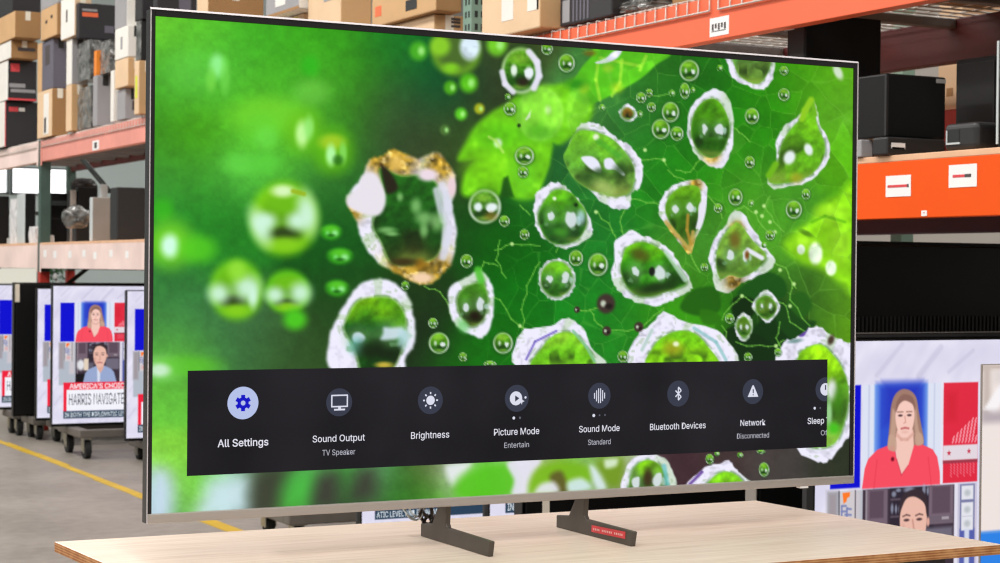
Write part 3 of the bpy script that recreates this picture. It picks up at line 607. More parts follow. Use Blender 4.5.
# ------------------------------------------------------------------ what the news televisions show (canvas: picture height = 1000)
def paint_news(X, Y):
    cv = Canvas(X, Y, (222, 219, 238))
    s = vnoise(X * .8 + Y * .55, Y * 0.9 - X * .25, 60, 5) * .6 + vnoise(X + Y * .7, (Y - X * .3) * .5, 26, 6) * .4
    cv.c += ((s - .5) * 26)[..., None] * np.array([1, 1, .7])
    for a, b, wd, al in (((210,95),(300,10),9,.35), ((360,100),(440,20),12,.4), ((60,70),(120,10),10,.3), ((470,90),(560,30),8,.35), ((20,680),(70,600),8,.3), ((15,860),(60,800),9,.3)):
        cv.line([a, b], wd, (186, 182, 208), al)
    cv.rect(53, 121, 156, 404, (12, 14, 205), 2); cv.rect(620, 121, 700, 400, (12, 14, 205), 2)
    # presenter panel
    cv.rect(164, 121, 446, 408, (218, 224, 240), 1.5); cv.rect(204, 121, 394, 408, (128, 172, 236), 4); cv.rect(216, 121, 384, 330, (48, 82, 205), 14); cv.rect(240, 121, 366, 230, (40, 56, 188), 20)
    cv.rect(182, 121, 188, 408, (198, 204, 228), 2); cv.rect(416, 121, 421, 408, (198, 204, 228), 2)
    P = lambda pts: Z(0, 0, 1, pts)
    hair, hair2 = (160, 122, 108), (196, 160, 140)
    cv.poly(spline([(300,136),(330,140),(352,160),(362,200),(372,240),(382,285),(370,300),(340,298),(270,306),(252,300),(254,270),(258,230),(262,185),(275,152)]), hair, 3)
    cv.poly(spline([(268,190),(262,240),(256,292),(268,302),(278,270),(282,215)]), hair2, 4, .8); cv.poly(spline([(352,190),(360,240),(374,285),(362,294),(350,260),(346,210)]), hair2, 4, .8)
    cv.poly([(285,250),(342,250),(346,300),(330,350),(302,376),(283,330),(276,292)], (240,196,184), 3)
    cv.poly(spline([(310,163),(335,170),(346,200),(344,232),(334,256),(313,270),(292,258),(281,232),(279,200),(288,172)]), (243,200,188), 3)
    cv.poly(spline([(280,200),(282,172),(305,150),(340,160),(350,195),(338,178),(312,168),(292,178)]), (140, 102, 92), 3)
    for ex in (296, 328):
        cv.ell(ex, 209, 8, 3.4, (92, 66, 70), .5); cv.line([(ex - 10, 199), (ex + 9, 199)], 3, (150, 112, 100), .7)
    cv.line([(312, 212), (315, 228), (309, 231)], 3, (214, 158, 146), .8); cv.line([(300, 246), (313, 244), (326, 246)], 4, (196, 110, 112), .95); cv.ell(313, 256, 12, 4, (222, 172, 160), .8, alpha=.6)
    cv.poly(spline([(165,408),(172,360),(182,328),(215,302),(258,293),(278,296),(285,330),(303,376),(325,350),(342,296),(372,294),(415,310),(432,336),(440,372),(446,408)]) if False else [(163,408),(172,352),(184,326),(215,302),(250,292),(276,292),(284,330),(302,376),(326,350),(346,294),(376,293),(414,308),(431,330),(440,368),(446,408)], (244, 78, 96), 2)
    cv.line([(215,330),(205,408)], 3, (222,58,78), .5); cv.line([(398,330),(410,408)], 3, (222,58,78), .5); cv.line([(284,330),(302,376),(326,350)], 3, (214,60,78), .6)
    cv.poly(spline([(258,262),(252,296),(262,306),(282,306),(280,270)]), hair2, 3, .9); cv.poly(spline([(352,262),(350,288),(362,296),(380,288),(372,262)]), hair2, 3, .9)
    cv.line([(284,262),(300,276),(322,277),(342,262)], 6, (214,164,150), .75); cv.ell(270, 330, 6, 6, (120, 20, 40), .5)
    cv.rect(442, 121, 452, 408, (228, 226, 240), 1); cv.rect(0, 404, 2000, 408, (228, 222, 240), 1) if False else None
    # red wall with stars
    cv.rect(452, 121, 580, 406, (222, 44, 66), 1.5); cv.rect(460, 150, 500, 230, (212, 40, 58), 12)
    for i in range(9):
        for j in range(7):
            x, y = 486 + i * 12 + j * 2, 292 - j * 10
            if x < 574 and i + 1 > j * .9: cv.line([(x, y), (x + 5, y - 8)], 3, (250, 168, 180), .85)
            x, y = 480 + i * 12, 352 + j * 8
            if x < 574 and j < 5 - (i % 2) * 1: cv.line([(x, y), (x + 4, y + 5)], 2.6, (246, 140, 156), .55)
    cv.rect(452, 299, 580, 342, (226, 214, 222), 2); cv.rect(452, 342, 580, 350, (150, 60, 76), 3)
    for sx, sy in ((474, 321), (548, 318)):
        st = [(sx + (9 if k % 2 == 0 else 3.8) * math.sin(k * math.pi / 5), sy - (9 if k % 2 == 0 else 3.8) * math.cos(k * math.pi / 5)) for k in range(10)]
        cv.poly(st, (196, 44, 70), 1)
    # second speaker's room
    cv.rect(45, 412, 166, 720, (176, 184, 196), 3); cv.rect(45, 412, 80, 600, (158, 150, 156), 10); cv.rect(120, 412, 160, 640, (200, 194, 200), 8)
    cv.line([(84,412),(86,540)], 3, (90,84,92)); cv.line([(140,412),(141,545)], 3, (100,92,100)); cv.rect(88, 412, 138, 546, (206, 200, 204), 2)
    cv.poly([(96,416),(122,415),(121,427),(112,431),(110,440),(100,446)], (250, 120, 40), 2)
    for l in ([(94,452),(94,484)], [(94,452),(108,452)], [(94,467),(110,467)], [(94,484),(106,484)], [(112,458),(112,500)], [(112,460),(126,462)], [(106,476),(126,478)], [(120,498),(126,498)]): cv.line(l, 4, (120, 128, 178), .9)
    cv.ell(114, 520, 13, 14, (220, 150, 150), .5, alpha=.6)
    cv.rect(166, 411, 496, 720, (62, 50, 62), 2)
    cv.rect(178, 412, 254, 530, (116, 98, 112), 3); cv.rect(190, 416, 240, 492, (92, 74, 88), 3); cv.rect(176, 412, 182, 640, (150, 140, 150), 2)
    cv.rect(262, 412, 420, 545, (48, 40, 52), 3); cv.rect(264, 440, 300, 446, (88, 76, 88), 2); cv.rect(264, 488, 300, 494, (88, 76, 88), 2)
    for q in ((276,428,8,8),(292,418,9,5),(270,468,5,14),(284,470,4,12),(296,472,4,10),(330,418,18,8),(384,420,6,14),(398,424,4,12)): cv.ell(*q, (172, 180, 204), .6, alpha=.65)
    cv.rect(402, 411, 492, 520, (118, 100, 114), 3); cv.rect(414, 414, 480, 490, (94, 76, 90), 3); cv.rect(404, 496, 490, 516, (110, 96, 108), 2); cv.rect(450, 500, 476, 508, (168, 158, 168), 2)
    cv.rect(390, 530, 490, 610, (110, 104, 120), 6); cv.rect(240, 560, 300, 640, (98, 92, 108), 6)
    cv.ell(205, 575, 28, 40, (222, 222, 226), .4); cv.rect(228, 530, 262, 615, (224, 206, 186), 3); cv.rect(168, 640, 240, 716, (28, 26, 30), 4)
    skin = (232, 184, 168)
    cv.poly([(220,716),(238,640),(262,610),(318,584),(384,584),(430,606),(452,630),(476,716)], (150, 166, 204), 3)
    cv.poly([(318,560),(378,560),(374,600),(350,640),(326,600)], (222, 170, 154), 3); cv.poly([(326,598),(350,640),(346,716),(330,716)], (214, 220, 236), 3)
    cv.poly(spline([(344,436),(372,446),(392,470),(396,506),(388,548),(368,586),(345,596),(322,584),(304,546),(298,506),(302,466),(320,442)]), skin, 3)
    cv.poly(spline([(346,418),(378,424),(396,452),(400,500),(394,490),(388,462),(372,448),(346,438),(320,444),(302,474),(296,498),(295,462),(312,430)]), (58, 46, 52), 3)
    cv.ell(400, 512, 5, 13, (222, 166, 150), .4)
    for ex in (322, 368):
        cv.ell(ex, 503, 10, 4, (86, 62, 64), .5); cv.line([(ex - 13, 492), (ex, 488), (ex + 12, 491)], 3.4, (110, 82, 78), .8)
    cv.line([(344,504),(350,536),(338,541)], 4, (200,146,132), .9); cv.line([(325,562),(345,558),(364,562)], 6, (180,104,104), .9); cv.ell(310, 540, 8, 22, (206,150,140), .8, alpha=.6)
    # corridor strip with notices
    cv.rect(496, 411, 510, 720, (226, 222, 236), 2); cv.rect(510, 411, 578, 720, (120, 122, 162), 2); cv.rect(510, 411, 516, 720, (206, 202, 220), 2); cv.rect(572, 411, 578, 720, (214, 206, 222), 2); cv.rect(516, 540, 572, 720, (86, 96, 170), 3)
    for y0 in (416, 464, 504): cv.rect(522, y0, 566, y0 + 40, (226, 226, 234), 2); cv.ell(544, y0 + 21, 11, 9, (176, 184, 188), .7, alpha=.8)
    cv.rect(534, 540, 552, 720, (208, 214, 232), 3)
    # banner
    cv.rect(80, 702, 1500, 756, (236, 34, 62), 2); cv.rect(80, 702, 104, 928, (236, 34, 62), 2)
    cv.rect(104, 756, 1500, 906, (240, 240, 248), 2); cv.rect(80, 910, 1500, 964, (44, 66, 88), 2)
    return np.clip(cv.c, 0, 255)

def news_mesh():
    """one picture mesh, height 1 (x right, z down from the top edge), shared by every news television"""
    cols = np.concatenate([np.linspace(0, 0.60, 330), np.linspace(0.62, 16 / 9, 30)])
    rows = np.linspace(0, 1, 440)
    U, V = np.meshgrid(cols, rows)
    return np.stack([U, np.zeros_like(U), -V], -1), lin(paint_news(U * 1000, V * 1000))

# ------------------------------------------------------------------ materials
M_black = mat('black_plastic', (8, 8, 8), .45, var=.1, scale=30, spec=.3)
M_dark = mat('charcoal_plastic', (31, 30, 30), .5, var=.08, scale=20)
M_back = mat('television_back_plastic', (40, 39, 40), .55, var=.06, scale=6)
M_silver = mat('brushed_silver', (176, 168, 162), .32, 1.0, var=.06, scale=3, stretch=(1, 40, 40))
M_bar = mat('satin_grey_trim', (176, 167, 160), .38, .35, var=.05, scale=3, stretch=(1, 40, 40))
M_bezel = mat('dark_bezel', (34, 30, 32), .3, .2, var=.05)
M_leg = mat('gunmetal_stand', (86, 79, 72), .5, .35, var=.08, scale=25)
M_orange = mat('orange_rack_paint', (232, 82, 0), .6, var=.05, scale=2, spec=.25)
M_coral = mat('coral_rack_paint', (236, 104, 66), .45, var=.06, scale=2)  # paler orange for the upper front beam of the nearest bay
M_glare = mat('glare_salmon_rack_paint', (228, 150, 136), .5, var=.1, scale=3)  # beam orange paled, backlight glare mixed into the colour
M_haze = mat('haze_pale_rack_paint', (232, 208, 200), .6, var=.14, scale=2.5)  # beam colour whitened to carry the haze from the windows
M_redpost = mat('red_rack_paint', (176, 44, 30), .5, var=.1)
M_rear_shade = mat('shaded_red_rack_paint', (72, 9, 5), .6, var=.1)  # rack paint darkened, shade under the decks put into the colour
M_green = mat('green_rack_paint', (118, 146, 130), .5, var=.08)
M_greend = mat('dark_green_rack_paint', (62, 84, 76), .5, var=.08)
M_hole = mat('slot_dark', (30, 34, 32), .8)
M_wire = mat('galvanized_wire', (196, 188, 180), .4, .3, var=.1)
M_ply = mat('shelf_board', (222, 176, 140), .6, var=.08, scale=10)
M_card = mat('cardboard', (198, 158, 112), .8, var=.06, scale=5)
M_card2 = mat('pale_cardboard', (218, 186, 150), .8, var=.05, scale=5)
M_card3 = mat('brown_cardboard', (158, 118, 74), .8, var=.07, scale=5)
M_white = mat('white_card', (226, 222, 214), .7, var=.04, scale=6)
M_greycard = mat('grey_carton', (150, 148, 150), .7, var=.06, scale=6)
M_mauve = mat('slate_carton', (96, 92, 104), .6, var=.06, scale=6)
M_blackbox = mat('black_carton', (34, 30, 34), .5, var=.1, scale=6)
M_label = mat('white_label', (236, 234, 232), .5, var=.02)
M_redink = mat('red_ink', (214, 66, 72), .6, var=.12, scale=60)
M_darkink = mat('dark_ink', (70, 62, 62), .6, var=.2, scale=60)
M_orink = mat('orange_ink', (232, 104, 60), .6, var=.1)
M_yellow = mat('yellow_green_tape', (206, 216, 50), .5, var=.05)
M_orst = mat('orange_stick', (230, 132, 40), .5)
M_plastic = mat('crumpled_clear_plastic', (118, 117, 114), .16, .25, var=.85, scale=17, bump=1.0)
M_bag = mat('grey_plastic_bag', (214, 212, 212), .35, 0, var=.25, scale=14, bump=.5)
M_rubber = mat('black_rubber', (22, 22, 22), .7)
M_chrome = mat('zinc_caster', (170, 168, 160), .35, .9, var=.1, scale=30)
M_deckgrey = mat('dolly_deck_grey', (98, 92, 86), .7, var=.1, scale=10)
M_tag = mat('cream_paper', (228, 218, 200), .7, var=.03)
M_panelgrey = mat('taupe_panel', (140, 132, 124), .6, var=.05)
M_lightgrey = mat('light_grey_panel', (190, 196, 196), .5, var=.04)
M_brace = mat('dark_steel_brace', (50, 56, 54), .5, .4)
EM_news = emit_attr('news_picture', 1.0)
EM_main = emit_attr('droplet_picture', 1.0)
EM_white = emit_flat('caption_white', (246, 240, 246))
EM_ink = emit_flat('caption_ink', (44, 48, 66))
EM_tick = emit_flat('ticker_white', (214, 224, 232))

# ------------------------------------------------------------------ setting
def concrete():
    m = bpy.data.materials.new('concrete_floor'); m.use_nodes = True
    N, L = m.node_tree.nodes, m.node_tree.links; b = N['Principled BSDF']
    tc = N.new('ShaderNodeTexCoord'); n1 = N.new('ShaderNodeTexNoise'); n1.inputs['Scale'].default_value = 1.3; n1.inputs['Detail'].default_value = 8
    n2 = N.new('ShaderNodeTexNoise'); n2.inputs['Scale'].default_value = 14; n2.inputs['Detail'].default_value = 6
    mx = N.new('ShaderNodeMix'); mx.data_type = 'FLOAT'; mx.inputs[0].default_value = .4
    cr = N.new('ShaderNodeValToRGB'); cr.color_ramp.elements[0].position = .3; cr.color_ramp.elements[1].position = .72
    cr.color_ramp.elements[0].color = (*lin((114, 107, 98)), 1); cr.color_ramp.elements[1].color = (*lin((158, 150, 140)), 1)
    L.new(tc.outputs['Object'], n1.inputs['Vector']); L.new(tc.outputs['Object'], n2.inputs['Vector'])
    L.new(n1.outputs['Fac'], mx.inputs[2]); L.new(n2.outputs['Fac'], mx.inputs[3]); L.new(mx.outputs[0], cr.inputs[0])
    L.new(cr.outputs[0], b.inputs['Base Color']); b.inputs['Roughness'].default_value = .45
    return m
fl = tag(MB().box(-12, 12, -7, 26, -.1, 0).build('floor', concrete()), kind='structure')
stripe = MB()
for k in range(30):   # painted line, slightly uneven
    y0, y1 = 2.0 + k * .8, 2.8 + k * .8
    stripe.box(2.015 + .012 * math.sin(k), 2.08 + .012 * math.sin(k * 1.7), y0, y1, 0, .003)
tag(stripe.build('trim_1', mat('yellow_floor_paint', (196, 160, 24), .5, var=.12, scale=9)), kind='structure')
M_wall = mat('pale_warehouse_wall', (222, 236, 234), .8, var=.03, scale=1)
# back wall with window openings
wb = MB()
wx = lambda q: float(at(q, 180, 1, 26)[0])
wins = [(4.2, wx(8.6)), (wx(10.4), wx(71)), (9.6, 11.2)]
zs0, zs1 = float(at(30, 195, 1, 26)[2]), float(at(30, 167, 1, 26)[2])
wb.box(-12, 12, 26, 26.2, 0, .92); wb.box(-12, 12, 26, 26.2, 1.22, zs0); wb.box(-12, 12, 26, 26.2, zs1, 7)
xs = [-12] + [q for a in wins for q in a] + [12]
for a, b in zip(xs[::2], xs[1::2]): wb.box(a, b, 26, 26.2, zs0, zs1)
wb.box(-12, 4.4, 26, 26.2, .92, 1.22); wb.box(wx(40), 12, 26, 26.2, .92, 1.22)
tag(wb.build('wall_back', M_wall), kind='structure')
tag(MB().box(12, 12.2, -7, 26.2, 0, 7).build('wall_right', mat('warm_grey_wall', (168, 160, 152), .8, var=.04, scale=1)), kind='structure')
M_glass = emit_flat('daylight_glass', (255, 255, 255), 2.2)
M_glass2 = emit_flat('hazy_glass', (236, 232, 216), .85)
M_sash = mat('grey_sash', (120, 130, 130), .5)
for k, (a, b, z0, z1) in enumerate([(wins[0][0], wins[0][1], zs0, zs1), (wins[1][0], wins[1][1], zs0, zs1), (wins[2][0], wins[2][1], zs0, zs1), (4.4, wx(40), .92, 1.22)]):
    f = MB()
    f.box(a, b, 25.96, 26.1, z0, z0 + .03).box(a, b, 25.96, 26.1, z1 - .03, z1).box(a, a + .03, 25.96, 26.1, z0, z1).box(b - .03, b, 25.96, 26.1, z0, z1)
    fr = tag(f.build('window_%d' % (k + 1), M_sash), kind='structure')
    MB().box(a + .03, b - .03, 26.05, 26.07, z0 + .03, z1 - .03).build('pane', M_glass if z0 > 2 else M_glass2, fr)

# ------------------------------------------------------------------ plywood table
def ply_edge():
    m = bpy.data.materials.new('plywood_edge'); m.use_nodes = True
    N, L = m.node_tree.nodes, m.node_tree.links; b = N['Principled BSDF']
    tc = N.new('ShaderNodeTexCoord'); sp = N.new('ShaderNodeSeparateXYZ'); ma = N.new('ShaderNodeMath'); ma.operation = 'MULTIPLY'; ma.inputs[1].default_value = 1400
    sn = N.new('ShaderNodeMath'); sn.operation = 'SINE'; nz = N.new('ShaderNodeTexNoise'); nz.inputs['Scale'].default_value = 40
    ad = N.new('ShaderNodeMath'); ad.operation = 'MULTIPLY_ADD'; ad.inputs[1].default_value = .25; cr = N.new('ShaderNodeValToRGB')
    cr.color_ramp.elements[0].position = .2; cr.color_ramp.elements[1].position = .8
    cr.color_ramp.elements[0].color = (*lin((160, 98, 52)), 1); cr.color_ramp.elements[1].color = (*lin((214, 158, 104)), 1)
    L.new(tc.outputs['Object'], sp.inputs[0]); L.new(sp.outputs['Z'], ma.inputs[0]); L.new(ma.outputs[0], sn.inputs[0]); L.new(tc.outputs['Object'], nz.inputs['Vector'])
    L.new(sn.outputs[0], ad.inputs[0]); L.new(nz.outputs['Fac'], ad.inputs[2]); L.new(ad.outputs[0], cr.inputs[0]); L.new(cr.outputs[0], b.inputs['Base Color'])
    b.inputs['Roughness'].default_value = .7
    return m
def ply_top():
    m = mat('birch_plywood_face', (240, 226, 208), .38, var=.06, scale=5, stretch=(1, 9, 1))
    N, L = m.node_tree.nodes, m.node_tree.links; b = N['Principled BSDF']
    tc = N.new('ShaderNodeTexCoord'); mp = N.new('ShaderNodeMapping'); mp.inputs['Scale'].default_value = (2.0, 46, 1)
    nz = N.new('ShaderNodeTexNoise'); nz.inputs['Scale'].default_value = 2.5; nz.inputs['Detail'].default_value = 6
    cr = N.new('ShaderNodeValToRGB'); cr.color_ramp.elements[0].position = .34; cr.color_ramp.elements[1].position = .6
    cr.color_ramp.elements[0].color = (*lin((206, 186, 168)), 1); cr.color_ramp.elements[1].color = (*lin((222, 205, 189)), 1)
    L.new(tc.outputs['Object'], mp.inputs['Vector']); L.new(mp.outputs[0], nz.inputs['Vector']); L.new(nz.outputs['Fac'], cr.inputs[0])
    L.new(cr.outputs[0], b.inputs['Base Color'])
    return m
TZ = .75
tbl = thing('work_table', (.7, -.05, 0), 'pale plywood work table carrying the large droplet television', 'table')
cr4 = [at(54.3, 541.7, 2, TZ)[:2], at(755.5, 500.4, 2, TZ)[:2], at(1003, 544.5, 2, TZ)[:2]]
cr4.append(cr4[0] + cr4[2] - cr4[1])
tp = MB(); tp.prism([tuple(q) for q in cr4], 2, TZ - .018, TZ)
tp.mi = [0, 0, 1, 1, 1, 1]
for i, q in enumerate(tp.f):
    tp.mi[i] = 0 if all(abs(tp.v[k][2] - TZ) < 1e-6 for k in q) else 1
tp.build('tabletop', [ply_top(), ply_edge()], tbl, bevel=.0015)
M_steel = mat('dark_table_steel', (70, 66, 72), .45, .5)
for lx, ly in ((.05, .22), (1.34, .2), (1.36, -.33), (.08, -.31)):
    MB().box(lx - .02, lx + .02, ly - .02, ly + .02, .006, TZ - .068).box(lx - .028, lx + .028, ly - .028, ly + .028, 0, .006).build('leg', M_steel, tbl, bevel=.003)
for x0, x1, y0, y1 in ((.03, 1.36, .2, .24), (.06, 1.38, -.35, -.31), (.03, .07, -.31, .2), (1.33, 1.37, -.31, .2)):
    MB().box(x0, x1, y0, y1, TZ - .068, TZ - .018).build('rail', M_steel, tbl, bevel=.002)

# ------------------------------------------------------------------ the large television
W, H, Z0 = 1.448, .838, .818
tv = thing('television', (.69, .03, TZ), 'large television on the plywood table showing green droplets and a settings menu', 'television')
Z1 = Z0 + H
bl, br, bt, bb = .0072, .0078, .0105, .0155
fr = MB()
fr.box(0, bl, 0, .022, Z0 + bb, Z1).box(W - br, W, 0, .022, Z0 + bb, Z1).box(bl, W - br, 0, .022, Z1 - bt, Z1)
fr.build('bezel', M_bezel, tv, bevel=.0012)
rim = MB()   # bright metal lip round the front edge, chamfered on top
rim.box(-.0009, 0, -.0006, .0035, Z0, Z1 + .001).box(W, W + .0018, -.0012, .0035, Z0, Z1 + .001)
rim.prism([(-.002, Z1), (.0035, Z1), (.0035, Z1 + .0036), (.0015, Z1 + .0036)], 0, -.0016, W + .0018)
rim.build('metal_rim', mat('bright_silver_trim', (222, 214, 216), .35, .25, var=.03, scale=4), tv, bevel=.0004)
MB().box(-.0014, 0, .0035, .024, Z0, Z1 + .0005).box(W, W + .0014, .0035, .030, Z0, Z1 + .0005).box(0, W, .0225, .030, Z1, Z1 + .0012).build('side_band', M_bezel, tv)
MB().box(0, W, -.004, .030, Z0, Z0 + bb).build('bottom_trim', M_bar, tv, bevel=.0015)
MB().box(.012, W - .012, .030, .044, Z0 + .002, Z1 + .001).build('side_shell', M_black, tv, bevel=.004)
bk = MB().box(.05, W - .05, .044, .052, Z0 + .03, Z1 - .03).box(.22, W - .22, .052, .082, Z0 + .03, Z0 + .46)
bk.build('back_panel', M_back, tv, bevel=.006)
s = np.linspace(0, 1, 600); t = np.linspace(0, 1, 360)
SU, ST = np.meshgrid(s, t)
SX, SZ = bl + SU * (W - bl - br), (Z1 - bt) - ST * (H - bt - bb)
SP = np.stack([SX, np.full_like(SX, .004), SZ], -1)
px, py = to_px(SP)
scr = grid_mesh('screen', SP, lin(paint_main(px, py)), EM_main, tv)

# on-screen menu
S = lambda x, y, d=.003: at(x, y, 1, d)
EM_menu = bpy.data.materials.new('menu_panel_dark'); EM_menu.use_nodes = True
_N, _L = EM_menu.node_tree.nodes, EM_menu.node_tree.links; _b = _N['Principled BSDF']
_tc = _N.new('ShaderNodeTexCoord'); _nz = _N.new('ShaderNodeTexNoise'); _nz.inputs['Scale'].default_value = 5; _nz.inputs['Detail'].default_value = 2
_cr = _N.new('ShaderNodeValToRGB'); _cr.color_ramp.elements[0].color = (*lin((18, 17, 23)), 1); _cr.color_ramp.elements[1].color = (*lin((36, 34, 39)), 1)
_cr.color_ramp.elements[0].position, _cr.color_ramp.elements[1].position = .3, .75
_L.new(_tc.outputs['Object'], _nz.inputs['Vector']); _L.new(_nz.outputs['Fac'], _cr.inputs[0]); _L.new(_cr.outputs[0], _b.inputs['Emission Color'])
_b.inputs['Emission Strength'].default_value = 1.0; _b.inputs['Base Color'].default_value = (.004, .004, .004, 1); _b.inputs['Roughness'].default_value = .35; _b.inputs['Specular IOR Level'].default_value = .12
ma, mb_ = S(187.8, 370.2), S(826.5, 447.3)
mx0, mx1, mz1, mz0 = ma[0], mb_[0], (ma[2] + S(826.5, 359.8)[2]) / 2, (mb_[2] + S(187.8, 475.6)[2]) / 2
menu = MB().box(mx0, mx1, .0026, .0036, mz0, mz1).build('settings_menu', EM_menu, tv)
EM_txt = emit_flat('menu_text_white', (226, 226, 238)); EM_sub = emit_flat('menu_text_grey', (176, 176, 188))
EM_ring = emit_flat('menu_disc_slate', (52, 56, 72)); EM_lit = emit_flat('menu_disc_lit', (176, 188, 226)); EM_blue = emit_flat('menu_gear_blue', (14, 14, 190)); EM_ico = emit_flat('menu_icon_white', (214, 216, 232)); EM_dim = emit_flat('menu_dot_dim', (90, 92, 104))
EX, EZ = (1, 0, 0), (0, 0, 1)
def clip_right(o, xmax):
    bm = bmesh.new(); bm.from_mesh(o.data)
    bmesh.ops.bisect_plane(bm, geom=bm.verts[:] + bm.edges[:] + bm.faces[:], plane_co=(xmax, 0, 0), plane_no=(1, 0, 0), clear_outer=True)
    bm.to_mesh(o.data); bm.free()
def mtext(txt, x0, x1, ybase, cap, m, bold, clip=False):
    a, b = S(x0, ybase, .0022), S(x1, ybase, .0022); c = S(x0, ybase - cap, .0022)
    q = MB(); text_on(q, txt, (a[0], .0022, (a[2] + a[2]) / 2), EX, EZ, b[0] - a[0], c[2] - a[2], bold)
    o = q.build('menu_text', m, menu)
    if clip: clip_right(o, mx1)
    return o
for a in (('All Settings',217.6,268.3,447.2,7.4,EM_txt,.009),('Sound Output',312.6,364.8,442.4,6.6,EM_txt,.003),('TV Speaker',322.3,355.2,455.6,5.6,EM_sub,.001),('Brightness',411,449.2,438.9,6.6,EM_txt,.003),
          ('Picture Mode',494,539.2,435.6,6.6,EM_txt,.003),('Entertain',504.2,529,448,5.3,EM_sub,.001),('Sound Mode',579,619.6,432.4,6.3,EM_txt,.003),('Standard',588,610.6,445,5.3,EM_sub,.001),
          ('Bluetooth Devices',650,705.6,430.2,6.3,EM_txt,.003),('Network',740.4,765.4,426,6.0,EM_txt,.003),('Disconnected',737,769,438.8,5.2,EM_sub,.001)):
    mtext(*a)
mtext('Sleep T', 807.6, 829.8, 424, 6.0, EM_txt, .006, True)
mtext('Off', 820.8, 829.5, 435.4, 5.0, EM_sub, .001, True)
def disc(cx, cy, ry, m, name='menu_icon', clip=False, y=.0024):
    c = S(cx, cy, y); r = (S(cx, cy - ry, y)[2] - S(cx, cy + ry, y)[2]) / 2
    pts = [(c[0] + r * math.cos(k * math.pi / 24), c[2] + r * math.sin(k * math.pi / 24)) for k in range(48)]
    o = MB().add([(p[0], y, p[1]) for p in pts], [tuple(range(48))]).build(name, m, menu)
    if clip: clip_right(o, mx1)
    return c, r
class Ico:
    """flat icon drawn in units of its disc radius, a hair in front of the disc"""
    def __init__(s, c, r): s.c, s.r, s.b = c, r, MB()
    def P(s, pts): 
        n = [(s.c[0] + s.r * p[0], .0018, s.c[2] + s.r * p[1]) for p in pts]; s.b.add(n, [tuple(range(len(n)))]); return s
    def circ(s, x, y, rad, n=20): return s.P([(x + rad * math.cos(2 * math.pi * k / n), y + rad * math.sin(2 * math.pi * k / n)) for k in range(n)])
    def bar(s, x0, y0, x1, y1, wd):
        d = math.hypot(x1 - x0, y1 - y0); nx, ny = -(y1 - y0) / d * wd / 2, (x1 - x0) / d * wd / 2
        return s.P([(x0 + nx, y0 + ny), (x0 - nx, y0 - ny), (x1 - nx, y1 - ny), (x1 + nx, y1 + ny)])
    def ringq(s, x, y, r0, r1, n=24):
        for k in range(n):
            a, b = 2 * math.pi * k / n, 2 * math.pi * (k + 1) / n
            s.P([(x + r * math.cos(q), y + r * math.sin(q)) for r, q in ((r0, a), (r1, a), (r1, b), (r0, b))])
        return s
    def done(s, m=None, clip=False):
        o = s.b.build('menu_glyph', m or EM_ico, menu)
        if clip: clip_right(o, mx1)
        return o
c, r = disc(243, 403, 16.3, EM_lit); g = Ico(c, r); g.ringq(0, 0, .15, .36)
for k in range(6):
    q = k * math.pi / 3 + math.pi / 6; g.bar(.3 * math.cos(q), .3 * math.sin(q), .5 * math.cos(q), .5 * math.sin(q), .26)
g.done(EM_blue)
c, r = disc(339.2, 402.3, 14, EM_ring); g = Ico(c, r)
g.bar(-.62, .5, .66, .5, .1).bar(-.62, -.3, .66, -.3, .1).bar(-.58, .5, -.58, -.3, .1).bar(.62, .5, .62, -.3, .1).bar(.02, -.3, .02, -.48, .2).bar(-.4, -.52, .45, -.52, .12).done()
c, r = disc(430.4, 400.3, 13.8, EM_ring); g = Ico(c, r); g.circ(0, 0, .34)
for k in range(8): q = k * math.pi / 4; g.bar(.45 * math.cos(q), .45 * math.sin(q), .6 * math.cos(q), .6 * math.sin(q), .11)
g.done()
c, r = disc(516.8, 398.3, 13.5, EM_ring); g = Ico(c, r); g.circ(-.08, 0, .52).circ(.72, .05, .09)
g.P([(.4, .04), (.47, -.15), (.66, -.22), (.47, -.29), (.4, -.48), (.33, -.29), (.14, -.22), (.33, -.15)]).done()
g = Ico(c, r); g.c = (c[0], c[1], c[2]); g.P([(-.16, .22), (-.16, -.24), (.2, 0)]); g.b.v = [(a, .0014, z) for a, _, z in g.b.v]; g.done(EM_ring)
c, r = disc(599.4, 395.7, 13, EM_ring); g = Ico(c, r)
for k, hh in enumerate((.22, .42, .56, .56, .42, .22)): g.bar(-.45 + k * .18, -hh, -.45 + k * .18, hh, .085)
g.done()
c, r = disc(678.2, 393.6, 13, EM_ring); g = Ico(c, r)
for a in ((.0, .5, .0, -.5), (.0, .5, .26, .24), (.26, .24, -.26, -.24), (.0, -.5, .26, -.24), (.26, -.24, -.26, .24)): g.bar(*a, .1)
g.done()
c, r = disc(752.9, 391.6, 12.5, EM_ring); g = Ico(c, r); g.P([(-.52, -.42), (.52, -.42), (.06, .5), (-.06, .5)]).done()
g = Ico(c, r); g.bar(0, .2, 0, -.12, .1).bar(0, -.2, 0, -.3, .1); g.b.v = [(a, .0014, z) for a, _, z in g.b.v]; g.done(EM_ring)
c, r = disc(825.2, 389.3, 12, EM_ring, clip=True); g = Ico(c, r); g.circ(0, 0, .52).done(clip=True)
g = Ico(c, r); g.bar(.0, .36, .0, -.05, .12); g.b.v = [(a, .0014, z) for a, _, z in g.b.v]; g.done(EM_ring, True)
for x, y, rr_, m in ((513.8,418,1.5,EM_ico),(520,417.8,1.2,EM_dim),(593.8,415.5,1.6,EM_ico),(599.6,415.3,.9,EM_dim),(605,415,.9,EM_dim),(814.7,408.2,1.4,EM_ico),(820.2,408,.9,EM_dim)):
    disc(x, y, rr_, m, 'menu_dot')
